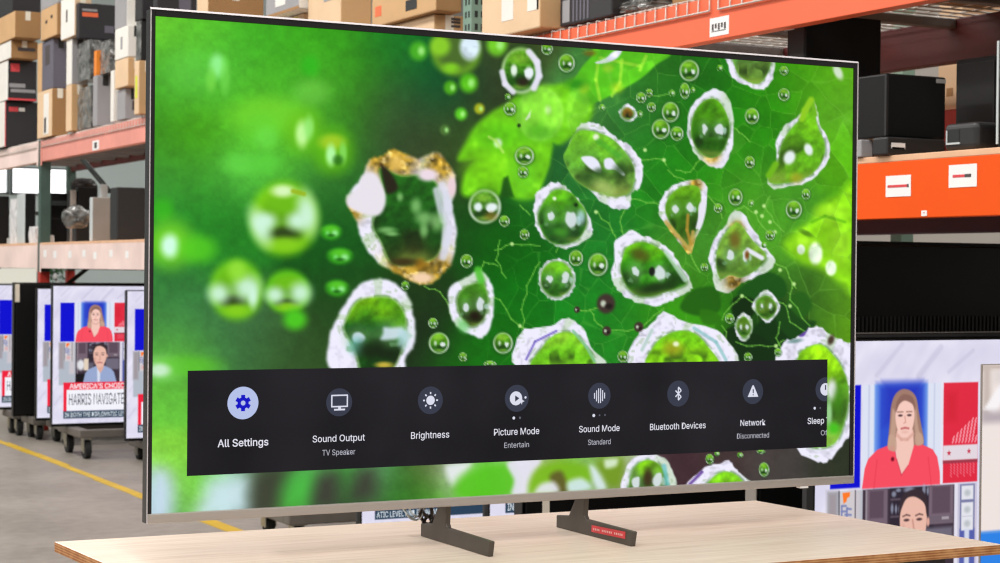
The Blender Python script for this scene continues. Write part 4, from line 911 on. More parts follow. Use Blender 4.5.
# sensor tab under the trim, stand legs
MB().box(*[S(800, 487, -.002)[0], S(808, 487, -.002)[0]], -.0035, .01, Z0 - .004, Z0).build('sensor_tab', M_label, tv, bevel=.0008)
def leg_mesh(X0):
    prof = [(420.5, 538.4), (420.7, 523.4), (431.8, 524), (437, 508.5), (437.6, 505.5), (446.6, 505.0), (445.6, 524), (446.8, 528), (490, 541.6), (488.2, 556.6)]
    pl = [at(a, b, 0, .548)[1:] for a, b in prof]
    pl = [(q[0], max(q[1], TZ)) for q in pl]
    zlo = min(q[1] for q in pl)
    pl[0] = (pl[0][0], TZ); pl[-1] = (pl[-1][0], TZ)
    pl[4] = (pl[4][0], Z0 + .01); pl[5] = (pl[5][0], Z0 + .01)
    return MB().prism(pl, 0, X0, X0 + .010)
LX = (.548, at(572, 515.4, 1, at(431.8, 524, 0, .548)[1])[0])
print('leg X', LX)
LX = (LX[0], LX[1] - .0075)
lg = [leg_mesh(x).build('stand_leg', M_leg, tv, bevel=.0018) for x in LX]
stq = [at(a, b, 0, LX[1] - .0008) for a, b in ((591.5, 525), (625.4, 531.8), (625.2, 539), (591.5, 531.8))]
st = MB().add(stq, [(0, 1, 2, 3)]).build('warning_sticker', M_redink, lg[1]); st['label'] = 'red warning sticker with worn white lettering'
dn = MB(); a, b, d = np.array(stq[0]), np.array(stq[1]), np.array(stq[3])
for k in range(17):
    if k in (4, 11): continue
    u0 = .06 + k * .052; n0 = a + (b - a) * u0 + (d - a) * .38; n1 = a + (b - a) * (u0 + .03) + (d - a) * .38; dd = (d - a) * .3; off = np.array([-.0006, 0, 0])
    dn.add([n0 + off, n1 + off, n1 + dd + off, n0 + dd + off], [(0, 1, 2, 3)])
dn.build('sticker_lettering', mat('worn_white_ink', (236, 190, 186), .6), lg[1])
# cable bundle behind the left leg
cb = thing('cable_bundle', (.52, .13, TZ), 'tangle of silver and dark cables behind the left stand leg of the large television', 'cable')
cp = lambda x, y, Y_: np.array(at(x, y, 1, Y_))
wz = MB()
for pts in ([(404,506),(408,516),(415,520),(421,517),(424,508)], [(407,505),(413,514),(419,516),(426,506)], [(401,505),(406,513),(413,518),(420,514)]):
    q = spline(pts + pts[::-1][1:-1], 5)[:len(pts) * 5 - 4]
    wz.tube([cp(a, b, .1 + .012 * math.sin(i * .7) + .03) for i, (a, b) in enumerate(q)], .0021, 6)
wz.build('silver_cord', M_lightgrey, cb)
wz = MB()
for pts in ([(418,504),(424,514),(430,518),(432,526),(427,533),(423,526),(426,518),(432,514),(430,505)], [(422,505),(420,514),(424,522),(430,524),(434,516)]):
    q = spline(pts + pts[::-1][1:-1], 5)[:len(pts) * 5 - 4]
    wz.tube([cp(a, b, .09 + .01 * math.cos(i * .6) + .04) for i, (a, b) in enumerate(q)], .0034, 6)
wz.build('dark_cord', mat('brown_black_cord', (58, 46, 42), .45, .2), cb)

# ------------------------------------------------------------------ pallet rack beside the aisle (front plane X = 2.5)
RX, RB = 2.5, 3.55
PY = [0.22, 3.78, 7.30, 10.86, 13.80]           # frame positions (near edge of the post)
PW = .076
rack = thing('pallet_rack', (3.0, 7.3, 0), 'long orange beamed pallet rack running along the aisle behind the televisions', 'rack')
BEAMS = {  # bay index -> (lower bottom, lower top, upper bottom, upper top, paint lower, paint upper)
    0: (1.392, 1.552, 1.988, 2.128, M_orange, M_coral), 1: (1.30, 1.46, 1.988, 2.128, M_glare, M_glare),
    2: (1.215, 1.388, 2.012, 2.165, M_haze, M_glare), 3: (1.215, 1.388, 2.012, 2.165, M_haze, M_haze)}
for k, y in enumerate(PY):
    top = 3.3 if k in (0, 1) else 2.172
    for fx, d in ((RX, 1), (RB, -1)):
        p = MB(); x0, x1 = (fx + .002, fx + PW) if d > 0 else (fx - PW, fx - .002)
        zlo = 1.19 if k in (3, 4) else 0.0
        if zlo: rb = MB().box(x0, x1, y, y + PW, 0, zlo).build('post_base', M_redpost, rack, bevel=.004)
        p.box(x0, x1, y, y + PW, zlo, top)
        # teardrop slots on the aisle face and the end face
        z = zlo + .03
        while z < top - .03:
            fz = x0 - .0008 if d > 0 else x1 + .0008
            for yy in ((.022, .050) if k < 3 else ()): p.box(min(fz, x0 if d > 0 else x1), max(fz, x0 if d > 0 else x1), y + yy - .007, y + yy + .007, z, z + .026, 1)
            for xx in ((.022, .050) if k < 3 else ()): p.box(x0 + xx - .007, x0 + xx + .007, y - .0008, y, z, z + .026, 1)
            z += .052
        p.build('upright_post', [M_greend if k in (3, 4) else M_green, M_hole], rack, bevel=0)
    br = MB()
    for z in (.2, .95, 1.69): br.box(RX + PW, RB - PW, y + .02, y + .055, z, z + .035)
    for z in (.235, .985): br.tube([(RX + PW, y + .038, z), (RB - PW, y + .038, z + .71)], .016, 6)
    br.build('frame_brace', M_brace if k > 1 else M_rear_shade, rack)
labels_done = []
def sticker(parent, x0, y0, x1, y1, X, ink=None, name='label'):
    """paper label on the aisle face of a beam, corners from photo pixels"""
    a, b = at(x0, (y0 + y1) / 2, 0, X), at(x1, (y0 + y1) / 2, 0, X)
    hz = (at(x0, y0, 0, X)[2] - at(x0, y1, 0, X)[2]) / 2; zc = at((x0 + x1) / 2, (y0 + y1) / 2, 0, X)[2]
    o = MB().box(X - .001, X, b[1], a[1], zc - hz, zc + hz).build(name, M_label, parent)
    if ink:
        q = MB(); L_ = a[1] - b[1]
        for (u0, u1, v0, v1, mi) in ink: q.box(X - .0018, X - .001, a[1] - L_ * u1, a[1] - L_ * u0, zc + hz * v0, zc + hz * v1, mi)
        q.build('label_print', [M_redink, M_darkink], o)
    return o
for k in range(4):
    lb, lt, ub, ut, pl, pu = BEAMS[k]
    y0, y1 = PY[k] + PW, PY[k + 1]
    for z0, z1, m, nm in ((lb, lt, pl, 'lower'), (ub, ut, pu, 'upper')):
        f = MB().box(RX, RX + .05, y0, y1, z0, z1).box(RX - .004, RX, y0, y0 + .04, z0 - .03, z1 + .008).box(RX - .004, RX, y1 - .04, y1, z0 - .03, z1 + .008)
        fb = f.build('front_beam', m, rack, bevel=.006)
        MB().box(RB - .05, RB, y0, y1, z0 + .088 if (k > 1 and nm == 'upper') else z0 - .012, z1).build('rear_beam', M_rear_shade, rack, bevel=.005)
        if k == 0 and nm == 'lower':
            sticker(fb, 886, 175.5, 911, 196.5, RX - .0002, [(.08, .86, -.12, .12, 0), (.86, .92, -.16, .14, 1)])
            sticker(fb, 949, 164.5, 977, 187, RX - .0002, [(.15, .58, -.12, .12, 0), (.58, .8, -.14, .14, 1)])
            sticker(fb, 921.5, 210.5, 927, 216, RX - .0002, [(.3, .7, .1, .3, 0)])
        if k == 0 and nm == 'upper':
            ink = [(.12 + .16 * i, .12 + .16 * i + .09, -.35 + .2 * (i % 2), .35, 1) for i in range(5)] + [(.1, .85, -.5, -.42, 1)]
            sticker(fb, 710, 17, 729, 35.5, RX - .0002, ink)
        if k == 2 and nm == 'upper': sticker(fb, 92.5, 140.5, 99, 150, RX - .0002, [(.3, .7, -.6, .6, 1)])
        if k == 2 and nm == 'lower':
            for x in (45, 55, 70, 84, 95, 111, 127): sticker(fb, x - 1.6, 250 + (x % 3), x + 1.6, 257 + (x % 3), RX - .0002)
    # lower shelf boards, upper wire deck
    MB().box(RX + .0, RB, y0, y1, lt, lt + .018).build('shelf_board', M_ply, rack, bevel=.002)
    d = MB()
    ny = int((y1 - y0) / .065)
    for half in (0, 1):
        a, b = y0 + .02 + half * (y1 - y0) / 2, y0 + (half + 1) * (y1 - y0) / 2 - .03
        n = int((b - a) / .065)
        for i in range(n + 1):
            yy = a + (b - a) * i / n
            d.tube([(RX - .006, yy, ut - .045), (RX - .006, yy, ut + .004), (RB + .004, yy, ut + .004)], .0032, 5)
        for xx in np.arange(RX + .02, RB, .105): d.tube([(xx, a, ut + .009), (xx, b, ut + .009)], .003, 5)
        d.tube([(RX - .008, a, ut - .045), (RX - .008, b, ut - .045)], .0035, 5)
    d.build('wire_deck', M_wire, rack)
    cs = MB()
    for i in range(7):
        yy = y0 + (i + .5) * (y1 - y0) / 7
        cs.box(RX + .05, RB - .05, yy - .022, yy + .022, ut - .035, ut - .002)
    cs.build('deck_channel', mat('deck_channel_grey', (104, 96, 92), .5, .2), rack, bevel=.004)
MB().tube([at(83, 160, 0, 3.3), at(109, 191, 0, 3.3)], .022, 8).build('diagonal_brace', M_brace, rack)
# a second rack stands back to back with it
rack2 = thing('pallet_rack', (4.4, 6, 0), 'second pallet rack standing back to back behind the orange beamed rack', 'rack')
for y in (.22, 3.78, 7.30, 10.86):
    for x in (3.75, 4.75): MB().box(x, x + PW, y, y + PW, 0, 3.2).build('upright_post', M_green, rack2, bevel=.004)
for k in range(3):
    for z0, z1 in ((1.73, 1.845),):
        MB().box(3.75, 3.80, PY[k] + PW, PY[k + 1], z0, z1).build('front_beam', M_redpost if k < 2 else M_rear_shade, rack2, bevel=.004)
        MB().box(4.78, 4.826, PY[k] + PW, PY[k + 1], z0, z1).build('rear_beam', M_redpost if k < 2 else M_rear_shade, rack2, bevel=.004)
    MB().box(3.75, 4.82, PY[k] + PW, PY[k + 1], 1.845, 1.86).build('shelf_board', M_ply, rack2)

# ------------------------------------------------------------------ cartons on the upper level
BOXG = 'cartons on the upper rack level'
def carton(label, x0, x1, xs, ytop, zb, X=RX, front=M_card, side=None, name='carton', zt=None, deco=None, cat='box', group=BOXG, depth=None):
    """front face on the aisle from pixel x0 (far) to x1 (near), end face from x1 to xs; zb = what it stands on"""
    pn = at(x1, ytop, 0, X); y0 = pn[1]; yf = at(x0, ytop, 0, X)[1]
    z1 = zt if zt is not None else pn[2]
    xe = at(xs, ytop, 1, y0)[0] if depth is None else X + depth
    xe = max(xe, X + .12)
    side = side or front
    t = thing(name, ((X + xe) / 2, (y0 + yf) / 2, zb), label, cat, group)
    b = MB().box(X, xe, y0, yf, zb, z1)
    # faces: bottom, top, -Y, +Y, -X, +X
    b.mi = [1, 1, 1, 0, 0, 0]
    b.build('body', [front, side], t, bevel=.006)
    fl = MB()     # closing flaps seam and tape on top and end
    fl.box((X + xe) / 2 - .02, (X + xe) / 2 + .02, y0 - .001, y0, z1 - .07, z1)
    fl.build('tape', M_tag if side in (M_card, M_card2, M_card3) else M_dark, t)
    if deco:
        for nm, face, u0, u1, v0, v1, m in deco:   # print or label: u along the face left to right as seen, v up
            Hh = z1 - zb; q = MB()
            if face == 'f': q.box(X - .0012, X, yf - (yf - y0) * u1, yf - (yf - y0) * u0, zb + v0 * Hh, zb + v1 * Hh)
            else: q.box(X + (xe - X) * u0, X + (xe - X) * u1, y0 - .0016, y0, zb + v0 * Hh, zb + v1 * Hh)
            q.build(nm, m, t)
    return z1
DZ = 2.180; DR = 2.142
# far bay, left edge of the photo
z = carton('black carton with a red edge at the bottom of the stack by the left edge', -6, 5, 38, 101, DZ, 2.47, M_white, M_blackbox, deco=[('print','e',.0,.03,0,1,M_redink),('print','e',.12,.4,.78,.88,M_redink),('print','e',.42,.6,.79,.87,M_white)])
z = carton('black carton with a red round logo, second from bottom at the left edge', -6, 8, 37, 60, z + .003, 2.47, M_white, M_blackbox, deco=[('print','e',.1,.4,.72,.92,M_redink),('print','e',.05,.6,.32,.42,M_greycard),('print','e',.1,.95,.2,.28,M_greycard),('print','e',0,1,0,.05,M_redink)])
z = carton('white fronted carton with a brown printed end above two black cartons', -4, 11, 38, 40, z + .003, 2.46, M_white, M_card3, deco=[('print','e',.25,.9,.42,.62,M_darkink)])
z = carton('large brown carton near the top of the stack by the left edge', -3, 15, 41, 10.5, z + .003, 2.45, M_card, M_card3)
z = carton('dark carton at the very top of the stack by the left edge', -4, 12, 41, -12, z + .003, 2.46, M_dark, M_blackbox)
# next column
z = carton('cardboard carton with long white label, lowest beside red edged black carton', 37.5, 52, 66, 88, DZ, 2.48, M_card2, M_card3, deco=[('label','f',.45,.8,.06,.92,M_white),('print','f',.5,.62,.1,.42,M_redink)])
z = carton('slate grey carton standing on the cardboard carton with a long white label', 38, 53, 66.5, 38, z + .003, 2.49, M_mauve, M_mauve, deco=[('label','f',.0,.3,.0,1,M_card),('print','f',.5,.8,.5,.9,M_darkink)])
z = carton('cardboard carton with two dark hand holes above the slate grey carton', 41, 57, 63, 3, z + .003, 2.47, M_card, M_card3, deco=[('hand_hole','f',.3,.42,.5,.6,M_hole),('hand_hole','f',.62,.74,.6,.7,M_hole)])
carton('grey carton cut off by the top edge above the hand holed carton', 41, 58, 62, -18, z + .003, 2.48, M_greycard, M_greycard)
z = carton('narrow upright cardboard carton left of the wrapped silver packages', 66, 71.5, 75, 84, DZ, 2.47, M_card2, M_card)
z = carton('pale upright roll of wrapped foam on the narrow upright carton', 66.5, 72, 75, 38, z + .003, 2.48, M_white, M_greycard, name='foam_package', cat='package')
carton('off-white carton leaning in the top row beside the big black printed carton', 61, 74.6, 79, -6, z + .003, 2.46, M_white, M_card2, deco=[('print','f',.4,.5,.4,.7,M_darkink)])
def crumple(label, x0, x1, y0, zb, X, m=M_plastic, name='wrapped_package', group='plastic wrapped packages', cat='package', depth=.25, seed=1, zt=None):
    a, b = at(x0, y0, 0, X), at(x1, y0, 0, X)
    z1 = b[2] if zt is None else zt
    bm = bmesh.new(); bmesh.ops.create_cube(bm, size=1)
    bmesh.ops.subdivide_edges(bm, edges=bm.edges[:], cuts=7, use_grid_fill=True)
    r0 = random.Random(seed)
    cx_, cy_, cz_ = X + depth / 2, (a[1] + b[1]) / 2, (zb + z1) / 2
    for v in bm.verts:
        n = v.co.copy(); s_ = .94 + .06 * (r0.random() - .5)
        top = n.z > .2
        k_ = 1 - (.25 if top else 0) * (n.z - .2)
        v.co = (n.x * depth * s_ * k_, n.y * abs(a[1] - b[1]) * (.93 + .12 * (r0.random() - .5)) * k_, n.z * (z1 - zb) * (1 if n.z < -.4 else .97 + .06 * (r0.random() - .5)))
    me = bpy.data.meshes.new(name); bm.to_mesh(me); bm.free(); me.materials.append(m)
    for p in me.polygons: p.use_smooth = False
    o = bpy.data.objects.new(name, me); o.location = (cx_, cy_, cz_); COL.objects.link(o)
    return tag(o, label, cat, group)
crumple('tall silver plastic wrapped package standing on the rack deck', 76.3, 91, 84, DZ + .002, 2.5, seed=2)
zc = at(91, 82, 0, 2.5)[2] + .03
crumple('crumpled clear plastic bag on top of the tall silver package', 76, 89.5, 38, zc, 2.5, M_plastic, 'plastic_bag', 'plastic wrapped packages', 'bag', seed=3)
z = carton('grey flat panel package beside the tall silver wrapped package', 93, 97, 110, 75, DZ, 2.5, M_greycard, M_greycard, name='panel_package', cat='package')
crumple('small silver wrapped packages piled on the grey panel package', 94.5, 109, 38, z + .004, 2.52, M_plastic, seed=5, depth=.3)
MB().box(2.505, 2.53, at(96, 60, 0, 2.5)[1], at(93.4, 60, 0, 2.5)[1], z + .003, z + .17).build('orange_strip', M_orst) and None
o = bpy.data.objects['orange_strip']; tag(o, 'thin orange strip standing in front of the silver packages', 'strip')
z = carton('thin white upright sheet between the grey panel package and grey carton', 110.6, 113.6, 116, 70, DZ, 2.49, M_white, M_white, name='white_panel', cat='panel')
zb = at(100, 33, 0, 2.48)[2]
ztop_sup = zb
carton('big black printed carton with orange lettering in the upper row', 76, 78.6, 116, 2.5, zb + .02, 2.47, M_blackbox, M_blackbox, deco=[('print','e',.1,.52,.62,.74,M_orink),('print','e',.1,.5,.78,.84,M_greycard),('print','e',.7,.95,.2,.4,M_mauve)])
# column left of the television edge
z = carton('grey wrapped carton at the foot of the column by the television edge', 117, 125, 135, 88, DZ, 2.49, M_greycard, M_greycard, deco=[('print','e',.4,.6,.3,.6,M_darkink)])
z = carton('tan carton second from bottom in the column by the television edge', 115, 128, 134, 57, z + .003, 2.47, M_card2, M_card)
z = carton('white carton with a grey mark above the tan carton by the television edge', 115, 128, 134, 25, z + .003, 2.47, M_white, M_white, deco=[('print','f',.45,.6,.3,.7,M_greycard)])
z = carton('pale grey carton cut off by the top edge in the column by the television edge', 115, 127, 136, -14, z + .003, 2.48, M_greycard, M_white)
z = carton('cardboard carton with a yellow tape touching the television edge', 134.5, 139, 152, 60, DZ, 2.45, M_card2, M_card, deco=[('tape_strip','f',.25,.7,.3,.72,M_yellow)])
z = carton('dark wrapped package on the yellow taped carton by the television edge', 136, 141, 152, 20, z + .003, 2.46, M_plastic, M_dark, name='wrapped_package', cat='package', group='plastic wrapped packages')
carton('black package at the top edge beside the television corner', 135, 142, 152, -12, z + .003, 2.46, M_dark, M_blackbox, name='wrapped_package', cat='package', group='plastic wrapped packages')
# behind the top edge of the television
def col2(lab, x0, x1, xs, ytop, X, front, side, deco=None, low='cardboard carton hidden behind the television top edge'):
    zt = at(x1, 25, 0, X)[2]
    return carton(lab, x0, x1, xs, ytop, DZ if x1 < 197 else DR, X, front, side, deco=deco)
carton('very dark purple carton above the top left corner of the television', 153, 157, 197, -14, DZ, 2.46, M_blackbox, M_blackbox, deco=[('print','e',.55,.85,.8,.98,M_mauve)])
carton('wide brown carton with a lighter front above the television, second from left', 197, 208, 264, -14, DR, 2.46, M_card2, M_card3)
zz = at(300, 14, 0, 2.46)[2]
z = carton('pale carton with a yellow-green sticker under the grey overhanging carton', 276, 303, 309, 13, DR, 2.47, M_card2, M_card2, deco=[('sticker','f',.55,.8,.82,.97,M_yellow)])
carton('grey and white carton overhanging on the yellow-green stickered carton', 266, 299, 312, -16, z + .004, 2.40, M_greycard, M_white, deco=[('label','f',.3,.6,.35,.9,M_white),('bottom_edge','f',0,1,0,.12,M_card3)], depth=.3)
z = carton('large pale cardboard carton lying below the labelled cartons above the television', 352, 434, 465, 14, DR, 2.47, M_card2, M_card, deco=[('print','e',.55,.85,.80,.86,M_darkink),('print','e',.55,.85,.88,.94,M_darkink),('print','e',.55,.85,.70,.76,M_darkink)])
carton('brown carton with an orange spot and dark label on the large pale carton', 372, 436, 462, -20, z + .003, 2.44, M_card, M_card3, deco=[('sticker','f',.06,.16,.35,.7,M_orink),('label','f',.55,.72,.25,.6,M_dark)])
z2 = at(345, 21, 0, 2.44)[2]
carton('tall cardboard carton with a grey label left of the large pale carton', 308, 341, 372, -20, DR, 2.44, M_card2, M_card, deco=[('label','f',.5,.85,.82,.93,M_greycard)])
carton('cardboard carton with white and red labels right of the green post', 482, 540, 560, -22, DR, 2.44, M_card2, M_card, deco=[('label','f',.36,.56,.3,.86,M_white),('label','f',.8,.98,.38,.9,M_white),('print','f',.955,.98,.38,.9,M_redink)])
carton('black carton with white vertical lettering on the coral beam', 560, 612, 622, -20, DR, 2.50, M_blackbox, M_dark, deco=[('print','f',.06,.2,.1,.75,M_greycard)] + [('print','f',.26 + .07 * i,.29 + .07 * i,.08,.8,M_mauve) for i in range(5)])
crumple('clear plastic wrapped package right of the black lettered carton', 614, 650, -6, DR + .01, 2.52, seed=8, depth=.4)
carton('plain carton added farther right on the upper deck to shade the shelf', 672, 740, 760, -30, DR, 2.6, M_card3, M_card3, depth=.5)  # added carton, sized to block light coming down through the wire deck

for lab, yb, ye in (('unseen carton added above the black cube subwoofer to shade the shelf', 1.25, 1.9), ('unseen carton added nearest the rack end to shade the shelf by the soundbar', .4, .95)):  # unseen cartons added on the upper deck to block light from the shelf below
    t = thing('carton', (3.05, (yb + ye) / 2, DR + .006), lab, 'box', BOXG)
    MB().box(2.6, 3.5, yb, ye, DR + .006, DR + .5).build('body', M_card3, t, bevel=.006)
# ------------------------------------------------------------------ electronics on the lower shelf, right bay
SZ_ = 1.571
def unit(name, label, corner, xl, xr, ytop, cat, m=M_black, zb=SZ_, group=None, bevel=.006, deco=(), trim=False):
    """box standing on zb with its near vertical edge at photo pixel corner; xl / xr = pixel ends of its two visible faces"""
    c = at(corner[0], corner[1], 2, zb); x0, y0 = c[0], c[1]
    yf = at(xl, corner[1], 0, x0)[1]; x1 = at(xr, corner[1], 1, y0)[0]
    z1 = zb + (at(corner[0], ytop, 0, x0)[2] - at(corner[0], corner[1], 0, x0)[2])
    t = thing(name, ((x0 + x1) / 2, (y0 + yf) / 2, zb), label, cat, group)
    MB().box(x0, x1, y0, yf, zb, z1).build('housing', m, t, bevel=bevel, seg=3)
    if trim: MB().box(x0 - .002, x0 + .006, y0 - .002, y0 + .006, zb + .004, z1 - .004).build('edge_trim', M_lightgrey if trim == 2 else M_dark, t)
    for nm, face, u0, u1, v0, v1, mm in deco:
        q = MB()
        if face == 'e': q.box(x0 + (x1 - x0) * u0, x0 + (x1 - x0) * u1, y0 - .0015, y0, zb + (z1 - zb) * v0, zb + (z1 - zb) * v1)
        else: q.box(x0 - .0015, x0, yf - (yf - y0) * u1, yf - (yf - y0) * u0, zb + (z1 - zb) * v0, zb + (z1 - zb) * v1)
        q.build(nm, mm, t)
    return t, x0, x1, y0, yf, z1
M_cyan = mat('cyan_label_ink', (120, 190, 205), .5)
t, x0, x1, y0, yf, zt3 = unit('flat_speaker', 'low flat black speaker unit with a small white label under the black cube subwoofer', (887, 154.8), 872, 945.5, 136.5, 'speaker', M_dark, deco=[('label','e',.07,.30,.36,.68,M_label),('label_print','e',.08,.29,.36,.44,M_cyan)])
c = at(886, 137, 2, zt3 + .002)
t, *_ = unit('subwoofer', 'black cube subwoofer with a grey tag standing on the low flat speaker', (886, 137), 845, 945.5, 73, 'speaker', M_black, zb=zt3 + .002, trim=1, deco=[('tag','e',.83,.99,.90,.965,M_lightgrey)])
_sw = t
unit('equipment_box', 'small grey box left of the low flat speaker at the television edge', (861, 157), 850, 873, 139.5, 'box', M_greycard, bevel=.004)
# tall black unit at the back reaching almost to the beam
xa, ya = at(806, 60, 0, 2.62)[0], at(806, 60, 0, 2.62)[1]
t = thing('tall_speaker', (2.8, ya + .15, SZ_), 'tall black tower speaker reaching almost to the coral beam', 'speaker')
xe = at(881, 60, 1, ya)[0]; yfar = at(787, 60, 0, 2.62)[1]
MB().box(2.62, xe, ya, yfar, SZ_, 2.045).build('housing', M_black, t, bevel=.004)
MB().box(2.619, 2.6205, ya + .01, yfar - .01, SZ_ + .02, 2.03).build('side_panel', M_dark, t)
MB().box(2.6175, 2.619, ya + .06, ya + .11, 2.0, 2.008).build('logo', M_lightgrey, t)
# grey rounded unit with a square port
c = at(977, 149, 2, SZ_); x0, y0 = c[0], c[1]; yf = at(943, 149, 0, x0)[1]; z1 = SZ_ + .075
t = thing('soundbar', (x0 + .3, (y0 + yf) / 2, SZ_), 'dark grey rounded soundbar with a square port on its end', 'speaker')
bmv = MB().box(x0, x0 + .75, y0, yf, SZ_, z1)
bmv.build('housing', M_dark, t, bevel=.016, seg=4)
py0, py1 = y0 + (yf - y0) * .52, y0 + (yf - y0) * .86; pz0, pz1 = SZ_ + .022, SZ_ + .056
MB().box(x0 - .001, x0, py0, py1, pz0, pz1).build('port', M_hole, t)
q = MB().box(x0 - .003, x0, py0 - .004, py1 + .004, pz0 - .005, pz0).box(x0 - .003, x0, py1, py1 + .004, pz0, pz1); q.build('port_rim', M_lightgrey, t)
# tall dark grey cabinet behind it
X6 = x0 + .12 + .75; X6 = 2.86
ynr = at(999, 100, 0, X6)[1]; yfr = at(955.5, 100, 0, X6)[1]; zt6 = at(957, 60, 0, X6)[2]
ynr = max(ynr, .55)
t = thing('speaker_cabinet', (X6 + .2, (ynr + yfr) / 2, SZ_), 'tall dark grey speaker cabinet standing behind the rounded soundbar', 'speaker')
MB().box(X6, X6 + .4, ynr, yfr, SZ_, zt6).build('housing', M_dark, t, bevel=.005)
MB().box(X6 - .006, X6, ynr + .015, yfr - .015, SZ_ + .015, zt6 - .015).build('grille', M_dark, t, bevel=.003)
# slim black cabinet at the right edge
xq = 2.53; yq = at(997.5, 100, 0, xq)[1]
t = thing('speaker_cabinet', (xq + .2, yq - .1, SZ_ + .08), 'black cabinet cut off by the right edge in front of the grey cabinet', 'speaker')
MB().box(xq, xq + .25, yq - .3, yq, SZ_, at(998, 40, 0, xq)[2]).build('housing', M_black, t, bevel=.004)
MB().box(xq - .003, xq, yq - .006, yq + .001, SZ_ + .01, at(998, 41, 0, xq)[2]).build('edge_trim', M_lightgrey, t)
# pale carton on the rack behind
a, b = at(938, 72, 0, 3.79), at(962, 108, 0, 3.79)
t = thing('carton', (4.0, (a[1] + b[1]) / 2, 1.86), 'pale carton glimpsed between the black subwoofer and grey cabinet', 'box')
MB().box(3.79, 4.3, b[1], a[1], 1.861, 2.25).build('body', M_card2, t, bevel=.005)
MB().box(3.788, 3.79, b[1] + .05, a[1] - .05, 1.90, 1.93).build('tape', M_card3, t)

# ------------------------------------------------------------------ electronics on the lower shelf, left bays
S2 = 1.407; EG = 'stored equipment on the far lower shelf'
def far_unit(name, label, x0, x1, xs, ytop, X, m, m2=None, cat='equipment', deco=()):
    pn = at(x1, ytop, 0, X); y0 = pn[1]; yf = at(x0, ytop, 0, X)[1]; z1 = pn[2]; xe = max(at(xs, ytop, 1, y0)[0], X + .05)
    t = thing(name, ((X + xe) / 2, (y0 + yf) / 2, S2), label, cat, EG)
    b = MB().box(X, xe, y0, yf, S2, z1); b.mi = [1, 1, 1, 0, 0, 0]
    b.build('housing', [m, m2 or m], t, bevel=.008)
    for nm, u0, u1, v0, v1, mm in deco: MB().box(X + (xe - X) * u0, X + (xe - X) * u1, y0 - .002, y0, S2 + (z1 - S2) * v0, S2 + (z1 - S2) * v1).build(nm, mm, t)
    return t
far_unit('equipment_case', 'black equipment case at the left edge of the lower shelf', -8, -2, 9.5, 196, 2.6, M_dark, M_black, deco=[('foot', .8, .98, .0, .14, M_lightgrey)])
far_unit('equipment_case', 'black case behind a light grey panel just left of the rack post', 17, 25, 36, 193, 2.56, M_lightgrey, M_black)
crumple('pale grey plastic bag slumped between two black cases left of the rack post', 9, 16, 198, S2 + .002, 2.56, M_bag, 'plastic_bag', None, 'bag', seed=11, depth=.14)
crumple('small pinkish plastic bag in front of the black case by the rack post', 28, 35, 226, S2 + .002, 2.58, M_bag, 'plastic_bag', None, 'bag', seed=12, depth=.12)
far_unit('equipment_case', 'wide black case standing right of the rack post with a white foot', 49, 51, 69, 193, 2.62, M_black, M_black, deco=[('seam', 0, 1, .48, .5, M_dark), ('foot', -.1, .2, .02, .16, M_label)])
far_unit('equipment_case', 'tall dark grey column left of the slumped silver bag', 67, 70, 76, 190, 2.66, M_dark, M_panelgrey)
def round_bag(name, label, cx, cy, rx, ry, X, m, cat, seed):
    p = at(cx, cy, 0, X); sc = (p - CAM) @ FF / FPX
    bm = bmesh.new(); bmesh.ops.create_icosphere(bm, subdivisions=4, radius=1)
    r0 = random.Random(seed)
    zl = max(S2 - p[2] + .001, -ry * sc)
    ph = [r0.uniform(0, 6) for _ in range(6)]
    for v in bm.verts:
        n = v.co.copy()
        w_ = 1 + .10 * math.sin(5 * n.x + ph[0]) * math.sin(6 * n.z + ph[1]) + .06 * math.sin(11 * n.y + ph[2]) * math.sin(13 * n.z + ph[3]) + .03 * (r0.random() - .5)
        v.co = (n.x * rx * sc * w_, n.y * rx * sc * w_, n.z * ry * sc * w_)
    me = bpy.data.meshes.new(name); bm.to_mesh(me); bm.free(); me.materials.append(m)
    for q in me.polygons: q.use_smooth = True
    o = bpy.data.objects.new(name, me); o.location = tuple(p); COL.objects.link(o)
    return tag(o, label, cat)
far_unit('equipment_case', 'dark stacked case under the silver bag on the far shelf', 72, 76, 91, 212, 2.6, M_dark, M_dark)
round_bag('silver_bag', 'shiny silver crumpled bag on the far lower shelf right of the rack post', 76, 217, 14, 12, 2.56, M_plastic, 'bag', 3)
far_unit('equipment_case', 'tall black case with a rumpled cover behind the taupe panel', 74, 78, 98, 187, 2.72, M_black, M_black)
round_bag('cover_bundle', 'rumpled black cover bundle on top of the tall black case', 84, 186, 13, 8, 2.84, mat('rumpled_black_cover', (38, 34, 32), .45, var=.5, scale=20, bump=.6), 'cover', 8)
far_unit('panel_unit', 'taupe upright panel unit with a pale edge on the far lower shelf', 89.5, 92.5, 111, 197, 2.55, M_lightgrey, M_panelgrey)
far_unit('equipment_case', 'small light grey case top behind the taupe panel unit', 99, 101, 108, 184, 2.7, M_lightgrey, M_lightgrey)
far_unit('speaker_cabinet', 'tall charcoal speaker cabinet by the television edge on the far shelf', 110, 117, 146, 187, 2.52, M_dark, M_dark)
far_unit('equipment_case', 'pale small box at the television edge on the far shelf', 133.5, 135, 146, 213, 2.42, M_lightgrey, M_lightgrey) if False else None

